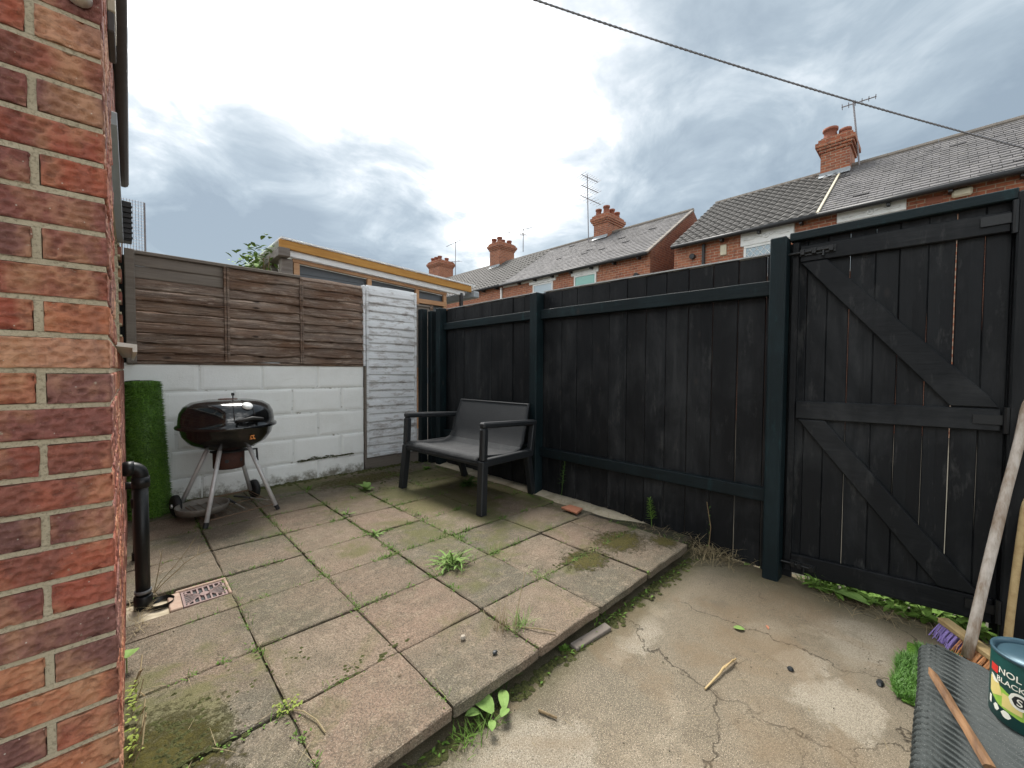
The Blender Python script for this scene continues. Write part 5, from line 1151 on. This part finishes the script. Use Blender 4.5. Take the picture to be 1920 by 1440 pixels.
def tuft(n, L, w=.003, spread=.03, m='leaf', m2=None, n2=0, L2=.2):
    def fn(p):
        a = MB(); b = MB()
        for k in range(n): a.blade(p + Vector((rnd.gauss(0, spread), rnd.gauss(0, spread * .7), -.006)), rnd.uniform(0, 6.28), rnd.uniform(.6, 1.5), L * rnd.uniform(.5, 1.1), w, rnd.uniform(.3, 1.5), 4)
        for k in range(n2): b.blade(p + Vector((rnd.gauss(0, spread), rnd.gauss(0, spread), -.006)), rnd.uniform(0, 6.28), rnd.uniform(.2, 1.45), L2 * rnd.uniform(.5, 1.2), w * .7, rnd.uniform(.2, 1.0), 4)
        r = [('blades', a, m)]
        if n2: r.append(('dry_stems', b, m2))
        return r
    return fn
def big(p):
    lf = MB(); fl = MB(); dry = MB()
    for k in range(85): 
        a = rnd.uniform(0, 6.28); lf.leaf(p + Vector((rnd.gauss(0, .03), rnd.gauss(0, .025), -.004)), a, rnd.uniform(.25, 1.35), rnd.uniform(.05, .165), rnd.uniform(.005, .014), rnd.uniform(.5, 1.9), 5)
    for k in range(260):
        q = p + Vector((rnd.gauss(.03, .07), rnd.gauss(-.01, .06), rnd.uniform(0, .03))); fl.leaf(q, rnd.uniform(0, 6.28), rnd.uniform(0, .9), .010, .006, .4, 2)
    for k in range(26): dry.blade(p + Vector((rnd.gauss(0, .05), rnd.gauss(0, .04), 0)), rnd.uniform(0, 6.28), rnd.uniform(.05, .6), rnd.uniform(.06, .14), .0025, .6, 3)
    return [('leaves', lf, 'leaf_pale'), ('clover', fl, 'leaf'), ('dry_stems', dry, 'straw')]
weed('dandelion_clump', 'large spiky dandelion clump growing from a joint in the middle of the paving', gz(842, 1058), big)
def grasstall(p):
    a = MB(); b = MB(); c = MB()
    for k in range(70): a.blade(p + Vector((rnd.gauss(.02, .025), rnd.gauss(-.01, .02), -.006)), rnd.uniform(0, 6.28), rnd.uniform(.7, 1.5), rnd.uniform(.04, .09), .0025, rnd.uniform(.3, 1.2), 4)
    for k in range(46): b.blade(p + Vector((rnd.gauss(-.05, .03), rnd.gauss(.03, .02), -.006)), rnd.uniform(0, 6.28), rnd.uniform(.9, 1.5), rnd.uniform(.06, .16), .0018, rnd.uniform(.1, .7), 4)
    c.tube([p, p + Vector((.05, -.09, .012)), p + Vector((.09, -.15, .010))], .003, 5); c.tube([p, p + Vector((.06, .03, .09)), p + Vector((.11, .05, .17))], .0016, 4)
    return [('blades', a, 'leaf_pale'), ('dry_stems', b, 'straw'), ('twig', c, 'straw')]
weed('grass_tuft', 'half dry grass tuft with straw stems between slabs close to the step', gz(965, 1175), grasstall)
weed('weed', 'small spiky bright green weed in the joint in front of the bench legs', gz(703, 1003), rosette(14, .075, .012, .3, 1.2, 1.0, 'leaf_pale'))
weed('weed', 'small bright green weed in the joint between barbecue and bench', gz(651, 966), rosette(13, .07, .012, .4, 1.3, .9, 'leaf_pale'))
weed('weed', 'broad leaved green weed near the foot of the white wall', gz(686, 918), rosette(8, .105, .055, .5, 1.2, 1.0, 'leaf_pale'))
weed('weed', 'tiny green weed by the foot of the white wall beside the barbecue', gz(578, 918), rosette(10, .06, .010, .7, 1.4, .5, 'leaf'))
def yellowsprig(p):
    a = MB(); s = MB(); q = [p, p + Vector((.03, -.05, .008)), p + Vector((.05, -.11, .006)), p + Vector((.055, -.17, .003))]; s.tube(q, .0022, 5)
    for k in range(46): a.leaf(p + Vector((rnd.gauss(0, .018), rnd.gauss(0, .016), rnd.uniform(0, .025))), rnd.uniform(0, 6.28), rnd.uniform(0, 1), .011, .007, .6, 3)
    return [('leaves', a, 'leaf_yellow'), ('stem', s, 'straw')]
weed('weed', 'yellow green sprig trailing from the slab joint between two slabs', gz(540, 1330), yellowsprig)
def dock(p):
    a = MB(); s = MB(); b = MB()
    for dx, dy, L, w, az in ((.02, .0, .10, .062, 1.6), (.055, -.02, .095, .038, .9), (-.01, .03, .05, .035, 2.6), (.03, -.03, .045, .03, 0.2), (.0, -.02, .04, .026, 4.0)):
        q = p + Vector((dx, dy, .0)); s.tube([p, q + Vector((0, 0, .035))], .002, 5); a.leaf(q + Vector((0, 0, .033)), az, .35, L, w, .9, 6, .22)
    for k in range(60): b.blade(p + Vector((rnd.gauss(-.06, .05), rnd.gauss(.0, .018), 0)), rnd.uniform(0, 6.28), rnd.uniform(.5, 1.4), rnd.uniform(.03, .075), .003, .8, 4)
    return [('leaves', a, 'leaf_pale'), ('stem', s, 'leaf_pale'), ('grass', b, 'leaf')]
pk = gz(915, 1362, YZ); weed('dock_weed', 'pale dock weed with round leaves at the foot of the slab step', pk, dock)
weed('grass_tuft', 'green grass tuft in the gutter against the slab step edge', gz(1130, 1165, YZ) + Vector((0, .02, .01)), tuft(30, .09, .0035, .025, 'leaf'))
weed('grass_tuft', 'blue green grass tuft under the paint splashed slab corner', gz(935, 1300, YZ) + Vector((0, .01, .01)), tuft(26, .10, .004, .025, 'leaf_dark'))
weed('weed', 'clover like creeping weed in the gutter below the slab step', gz(1062, 1222, YZ) + Vector((0, .01, .005)), rosette(60, .022, .016, .2, 1.3, .5, 'leaf'))
def sprig(h, m, n=60, lean=(.0, .0)):
    def fn(p):
        a = MB(); s = MB(); s.tube([p, p + Vector((lean[0] * .5, lean[1] * .5, h * .5)), p + Vector((lean[0], lean[1], h))], .0025, 5)
        for k in range(n):
            t = (k + .5) / n; q = p + Vector((lean[0] * t, lean[1] * t, h * (.25 + .75 * t))); a.leaf(q, k * 2.4, rnd.uniform(.2, .9), .042 * (1.15 - .6 * t), .007, .5, 3)
        return [('leaves', a, m), ('stem', s, m)]
    return fn
weed('weed', 'feathery upright green weed at the foot of the black fence', gz(1226, 985, .01) + Vector((-.03, 0, 0)), sprig(.19, 'leaf', 70, (.0, .02)))
weed('weed', 'thin climbing weed on the black fence beside the middle post', Vector((2.66, 2.16, .03)), sprig(.33, 'leaf_dark', 40, (.01, -.03)))
def dead(p):
    s = MB()
    for az, L, e in ((.3, .28, 1.0), (-.6, .33, .85), (.9, .2, 1.15)):
        q = p.copy(); pts = [q.copy()]; ee = e
        for k in range(5): q = q + Vector((math.cos(az) * math.cos(ee), math.sin(az) * math.cos(ee), math.sin(ee))) * (L / 5); ee += rnd.uniform(-.25, .15); pts.append(q.copy())
        s.tube(pts, [.0022, .002, .0018, .0015, .0012, .001], 4)
        for f in (2, 3, 4): s.tube([pts[f], pts[f] + Vector((rnd.uniform(-.03, .05), rnd.uniform(-.05, .05), .03))], .0009, 4)
    return [('stems', s, 'straw')]
weed('dry_weed', 'bleached dead weed stems beside the black waste pipe', gz(255, 1120) + Vector((.06, -.02, 0)), dead)
weed('weed', 'round pale leaf weed growing from the foot of the brick wall', gz(238, 1262) , lambda p: [('leaf', MB().leaf(p + Vector((0, 0, .055)), 1.2, .3, .055, .05, .8, 6, .2), 'leaf_pale'), ('stem', MB().tube([p, p + Vector((0, 0, .056))], .0018, 4), 'leaf_pale')])
def wallweed(p):
    a = MB(); s = MB()
    for k in range(60): a.leaf(p + Vector((rnd.uniform(-.01, .012), rnd.uniform(-.22, .12), rnd.uniform(.0, .06))), rnd.uniform(0, 6.28), rnd.uniform(-.3, .9), .014, .008, .6, 3)
    for k in range(10): q = p + Vector((0, rnd.uniform(-.24, .12), 0)); s.tube([q, q + Vector((.02, rnd.uniform(-.04, .04), .05)), q + Vector((.03, rnd.uniform(-.07, .07), .09))], .0018, 4)
    return [('leaves', a, 'leaf_yellow'), ('stems', s, 'straw')]
weed('creeping_weed', 'yellowing creeping weed along the foot of the brick wall', Vector((.000, 1.72, 0)), wallweed)
weed('grass_tuft', 'low grass tuft in a slab joint near the mossy slab', gz(1002, 1072), tuft(40, .035, .0028, .03, 'leaf_pale'))
weed('grass_tuft', 'long grass tuft beside the gate post foot', gz(1520, 1092, YZ), tuft(60, .13, .005, .03, 'leaf'))
weed('dock_weed', 'big glossy oval dock leaf lying under the gate', gz(1560, 1120, YZ) + Vector((.02, 0, 0)), lambda p: [('leaf', MB().leaf(p + Vector((0, .0, .03)), R(-105), .22, .155, .085, .5, 7, .18), 'leaf_pale'), ('stem', MB().tube([p + Vector((.05, .08, .0)), p + Vector((0, 0, .031))], .003, 5), 'leaf_pale')])
def band(p):
    a = MB(); b = MB()
    for k in range(330):
        y = rnd.uniform(-.20, .42); x = 2.70 + rnd.uniform(-.05, .14); a.leaf((x, y, YZ + rnd.uniform(0, .03)), rnd.uniform(0, 6.28), rnd.uniform(.2, 1.2), rnd.uniform(.05, .10), rnd.uniform(.02, .042), 1.0, 4)
    for k in range(170): b.blade((2.66 + rnd.gauss(-.02, .03), rnd.uniform(-.2, .4), YZ + .002), rnd.uniform(0, 6.28), rnd.uniform(.0, .6), rnd.uniform(.05, .14), .0028, .5, 3)
    return [('leaves', a, 'leaf'), ('dry_stems', b, 'straw')]
weed('leafy_weed', 'row of leafy green weeds and straw under the bottom of the gate', Vector((2.68, .1, YZ)), band, cat='weeds')
weed('weed', 'bright green leaf weed in the dry straw by the fence foot', gz(1345, 1035, YZ) + Vector((.02, 0, .02)), rosette(6, .10, .04, .5, 1.2, .8, 'leaf_pale'))
weed('weed', 'bright leaf at the foot of the tall fence post beside the gate', gz(1412, 1060, YZ) + Vector((.02, .01, 0)), rosette(4, .09, .04, .3, .9, .8, 'leaf_pale'))
weed('weed', 'dark leafy weed growing under the bench', Vector((2.33, 3.02, 0)), rosette(26, .12, .045, .3, 1.2, 1.0, 'leaf_dark'))
weed('weed', 'low green weed patch beside the white panel under the bench', gz(800, 880), rosette(30, .06, .025, .2, 1.2, .8, 'leaf'))
def stem1(p):
    s = MB(); s.tube([p, p + Vector((.0, -.01, .15)), p + Vector((.01, .02, .30))], .0028, 5); a = MB()
    for k in range(14): a.leaf(p + Vector((0, 0, .05 + .018 * k)), k * 2.1, .7, .02, .008, .4, 2)
    return [('stem', s, 'straw_dark'), ('leaves', a, 'leaf_dark')]
weed('weed', 'tall dry weed stem against the black fence near the tall post', Vector((2.64, .955, -.04)), stem1)

# growth in the joints, moss and straw nobody could count
def joint_points():
    for j in range(8):
        for i in range(6): yield (XL[i], XL[i + 1], YL[j], YL[j + 1], i, j)
ms = MB(); jl = MB(); st = MB()
def moss_bit(mb, x, y, z, r):
    n = 6; vs = [(x + r * math.cos(k * 1.047 + .3) * rnd.uniform(.7, 1.2), y + r * math.sin(k * 1.047 + .3) * rnd.uniform(.7, 1.2), z) for k in range(n)] + [(x, y, z + r * rnd.uniform(.35, .7))]
    mb.add(vs, [(k, (k + 1) % n, n) for k in range(n)])
for x0, x1, y0, y1, i, j in joint_points():
    for k in range(40):
        far = 1 + .8 * (j >= 3)
        if rnd.random() < .5: x, y = x1 + rnd.gauss(0, .004) - (.03 if i == 3 and j >= 1 else 0), rnd.uniform(y0, y1)
        else: x, y = rnd.uniform(x0, x1), y1 + rnd.gauss(0, .004)
        if x > 2.56 or x < .0: continue
        den = nz(x, y, 3, 2.2) + .12 * (i >= 2) + .10 * (j >= 2)
        if den > -.10 and rnd.random() < .55: moss_bit(ms, x, y, -.012, rnd.uniform(.006, .013))
        if den > .08 and rnd.random() < .5:
            for q in range(4): jl.leaf((x + rnd.gauss(0, .012), y + rnd.gauss(0, .012), -.003), rnd.uniform(0, 6.28), rnd.uniform(.0, 1.0), rnd.uniform(.008, .018), .006, .5, 2)
        if den > .14 and rnd.random() < .3:
            for q in range(6): jl.blade((x + rnd.gauss(0, .012), y + rnd.gauss(0, .01), -.004), rnd.uniform(0, 6.28), rnd.uniform(.3, 1.4), rnd.uniform(.015, .045), .0022, .9, 3)
        if den > .05 and rnd.random() < .14: st.blade((x, y, .002), rnd.uniform(0, 6.28), rnd.uniform(0, .25), rnd.uniform(.03, .11), .0014, .2, 3)
for k in range(95):       # thicker growth in the joints in front of the bench
    if rnd.random() < .5: x, y = rnd.choice((1.155, 1.565, 1.99)), rnd.uniform(1.6, 3.4)
    else: x, y = rnd.uniform(1.0, 2.3), rnd.choice((1.79, 2.172, 2.545, 2.955, 3.385))
    for q in range(rnd.randrange(4, 16)): jl.blade((x + rnd.gauss(0, .018), y + rnd.gauss(0, .012), -.004), rnd.uniform(0, 6.28), rnd.uniform(.2, 1.4), rnd.uniform(.02, .06), .0024, .9, 3)
    for q in range(5): jl.leaf((x + rnd.gauss(0, .02), y + rnd.gauss(0, .015), -.003), rnd.uniform(0, 6.28), rnd.uniform(0, 1), rnd.uniform(.01, .022), .008, .5, 2)
for k in range(260):      # along the wall foot and fence foot
    x = rnd.uniform(.85, 2.5); y = 4.235 - abs(rnd.gauss(0, .05)); moss_bit(ms, x, y, .0, rnd.uniform(.01, .028))
for k in range(420):
    x = rnd.uniform(1.20, 1.75); u = (x - 1.2) / .55; lim = .05 * abs(nz(x, 0, 1, 7)) + .012; moss_bit(ms, x, WYF - .006 + rnd.uniform(-.006, .002), .185 - .004 + .012 * u + rnd.uniform(0, lim), rnd.uniform(.004, .010))
for k in range(700):      # gutter below the step
    x = rnd.uniform(.4, 2.55); y = 1.035 - abs(rnd.gauss(0, .025)); moss_bit(ms, x, y, YZ + .002, rnd.uniform(.006, .018))
    if rnd.random() < .16: jl.leaf((x, y, YZ + .008), rnd.uniform(0, 6.28), rnd.uniform(0, 1.1), rnd.uniform(.012, .026), .010, .5, 2)
for (cx_, cy_, sx_, sy_, n_) in ((2.27, 1.34, .10, .07, 420), (1.90, 1.37, .09, .06, 320), (.07, 1.45, .06, .12, 520), (2.44, 1.17, .05, .05, 160), (.35, 1.62, .10, .05, 60), (1.9, 3.7, .25, .2, 260), (.62, 1.42, .08, .03, 80)):
    for k in range(n_):
        x, y = rnd.gauss(cx_, sx_), rnd.gauss(cy_, sy_)
        if x < .0 or y < 1.06 or nz(x, y, 6, 16) < -.02: continue
        moss_bit(ms, x, y, -.002, rnd.uniform(.004, .012))
o = part('moss', ms, 'moss', None); o['kind'] = 'stuff'; tag(o, 'dark green moss in the slab joints and wall foot', 'moss')
o = part('joint_weeds', jl, 'leaf', None); o['kind'] = 'stuff'; tag(o, 'tiny pale green seedlings in the slab joints', 'seedlings')
for k in range(60):
    x, y = rnd.uniform(.1, 2.4), rnd.uniform(1.1, 4.0); st.blade((x, y, .004), rnd.uniform(0, 6.28), rnd.uniform(0, .15), rnd.uniform(.02, .09), .0013, .1, 3)
for k in range(40): st.blade((rnd.uniform(.7, 2.6), rnd.uniform(-.2, .95), YZ + .006), rnd.uniform(0, 6.28), rnd.uniform(0, .12), rnd.uniform(.02, .07), .0013, .1, 3)
c = gz(1335, 1042, YZ)
for k in range(420):
    st.blade((c.x + rnd.gauss(0, .055), c.y + rnd.gauss(0, .085), YZ + rnd.uniform(0, .05)), rnd.uniform(0, 6.28), rnd.uniform(-.1, .9), rnd.uniform(.05, .16), .0026, .9, 4)
for k in range(150): st.blade((2.60 + rnd.gauss(0, .04), rnd.uniform(1.0, 2.2), .012), rnd.uniform(0, 6.28), rnd.uniform(0, .5), rnd.uniform(.03, .11), .002, .4, 3)
for k in range(120): st.blade((rnd.gauss(.03, .03), rnd.uniform(2.2, 2.55), .004), rnd.uniform(0, 6.28), rnd.uniform(0, .5), rnd.uniform(.03, .08), .002, .4, 3)
o = part('dry_grass', st, 'straw', None); o['kind'] = 'stuff'; tag(o, 'scattered dry straw and dead grass stems on paving and concrete', 'dry grass')
db = MB()
for k in range(420):
    x, y = rnd.uniform(.0, 2.55), 1.02 - abs(rnd.gauss(0, .025)); s = rnd.uniform(.001, .0028); db.lathe([(0, -s), (s, -s * .3), (s * .8, s * .5), (0, s * .7)], (x, y, YZ + .006), 5)
for k in range(120):
    if k % 2: x, y, z = rnd.uniform(.7, 2.6), rnd.uniform(-.2, .95), YZ + .005
    else: x, y, z = rnd.uniform(.05, 2.5), rnd.uniform(1.1, 4.1), .002
    s = rnd.uniform(.001, .0028); db.lathe([(0, -s), (s, -s * .3), (s * .8, s * .5), (0, s * .7)], (x, y, z), 5)
o = part('grit', db, 'soil', None); o['kind'] = 'stuff'; tag(o, 'loose dark grit and crumbs on the yard floor', 'grit')

def solid(name, label, cat, mb, m, at, bevel=0):
    o = part(name, mb, m, None, bevel=bevel, origin=at); return tag(o, label, cat)
c = gz(1073, 955, .012); ang = R(12)
solid('broken_tile', 'broken orange clay tile piece lying at the foot of the black fence', 'tile', MB().prism([(c.x - .06, c.y - .09), (c.x + .055, c.y - .06), (c.x + .05, c.y + .06), (c.x - .045, c.y + .075)], 'z', .008, .024), 'red_tile', c, .003)
a, b = gz(1322, 1292, YZ + .008), gz(1380, 1235, YZ + .01)
solid('twig', 'pale brown bent twig lying on the concrete', 'twig', MB().tube([a, a.lerp(b, .45) + Vector((0, 0, .004)), a.lerp(b, .6) + Vector((.004, .004, .006)), b], [.0035, .0042, .0045, .0028], 7).tube([a.lerp(b, .6) + Vector((0, 0, .006)), a.lerp(b, .8) + Vector((.02, -.004, .01))], .003, 5), 'handle_tan', a)
a, b = gz(1010, 1332, YZ + .006), gz(1044, 1346, YZ + .006)
solid('twig', 'short dark forked twig lying on the concrete near the dock weed', 'twig', MB().tube([a, b], [.005, .0035], 6).tube([a.lerp(b, .5), b + Vector((-.01, .02, .004))], .002, 5), 'straw_dark', a)
c = gz(1112, 1195, YZ + .01); solid('wood_offcut', 'mossy wood offcut lying in the gutter below the slab step', 'wood', MB().box(-.115, .115, -.020, .020, -.014, .004, M=Matrix.Translation(c + Vector((0, .008, .004))) @ Matrix.Rotation(R(-5), 4, 'Z') @ Matrix.Rotation(R(8), 4, 'X')), 'grey_wood', c, .003)
c = gz(868, 1195, .008); solid('pebble', 'small pale round pebble resting on a paving slab', 'pebble', MB().lathe([(0, -.009), (.010, -.006), (.0125, 0), (.009, .007), (0, .009)], c, 10, sx=1, sy=.8), 'pebble', c)
c = gz(928, 1223, .006); solid('pebble', 'small dark pebble resting on a reddish paving slab', 'pebble', MB().lathe([(0, -.006), (.008, -.004), (.010, 0), (.007, .005), (0, .006)], c, 10, sx=1.2, sy=.8), 'print_dark', c)
c = gz(1650, 1280, YZ + .004); solid('black_blotch', 'black stone on the concrete beside the turf edge', 'blotch', MB().lathe([(0, -.006), (.016, -.005), (.020, 0), (.012, .006), (0, .007)], c, 7, sx=1.3, sy=.6), 'print_dark', c)  # flattened solid standing in for a black blotch on the floor
c = gz(1396, 1180, YZ + .008); solid('fallen_leaf', 'small fresh green leaf lying on the concrete', 'leaf', MB().leaf(c, 2.0, .1, .045, .032, .3, 5), 'leaf_pale', c)
c = gz(1441, 1180, YZ + .006); solid('fallen_leaf', 'small curled red leaf lying on the concrete', 'leaf', MB().leaf(c, .5, .2, .035, .012, .6, 4), 'red_tile', c)
c = gz(1482, 1254, YZ + .004); solid('pebble', 'black pebble on the pale concrete patch', 'pebble', MB().lathe([(0, -.006), (.010, -.004), (.012, 0), (.008, .006), (0, .007)], c, 10), 'print_dark', c)
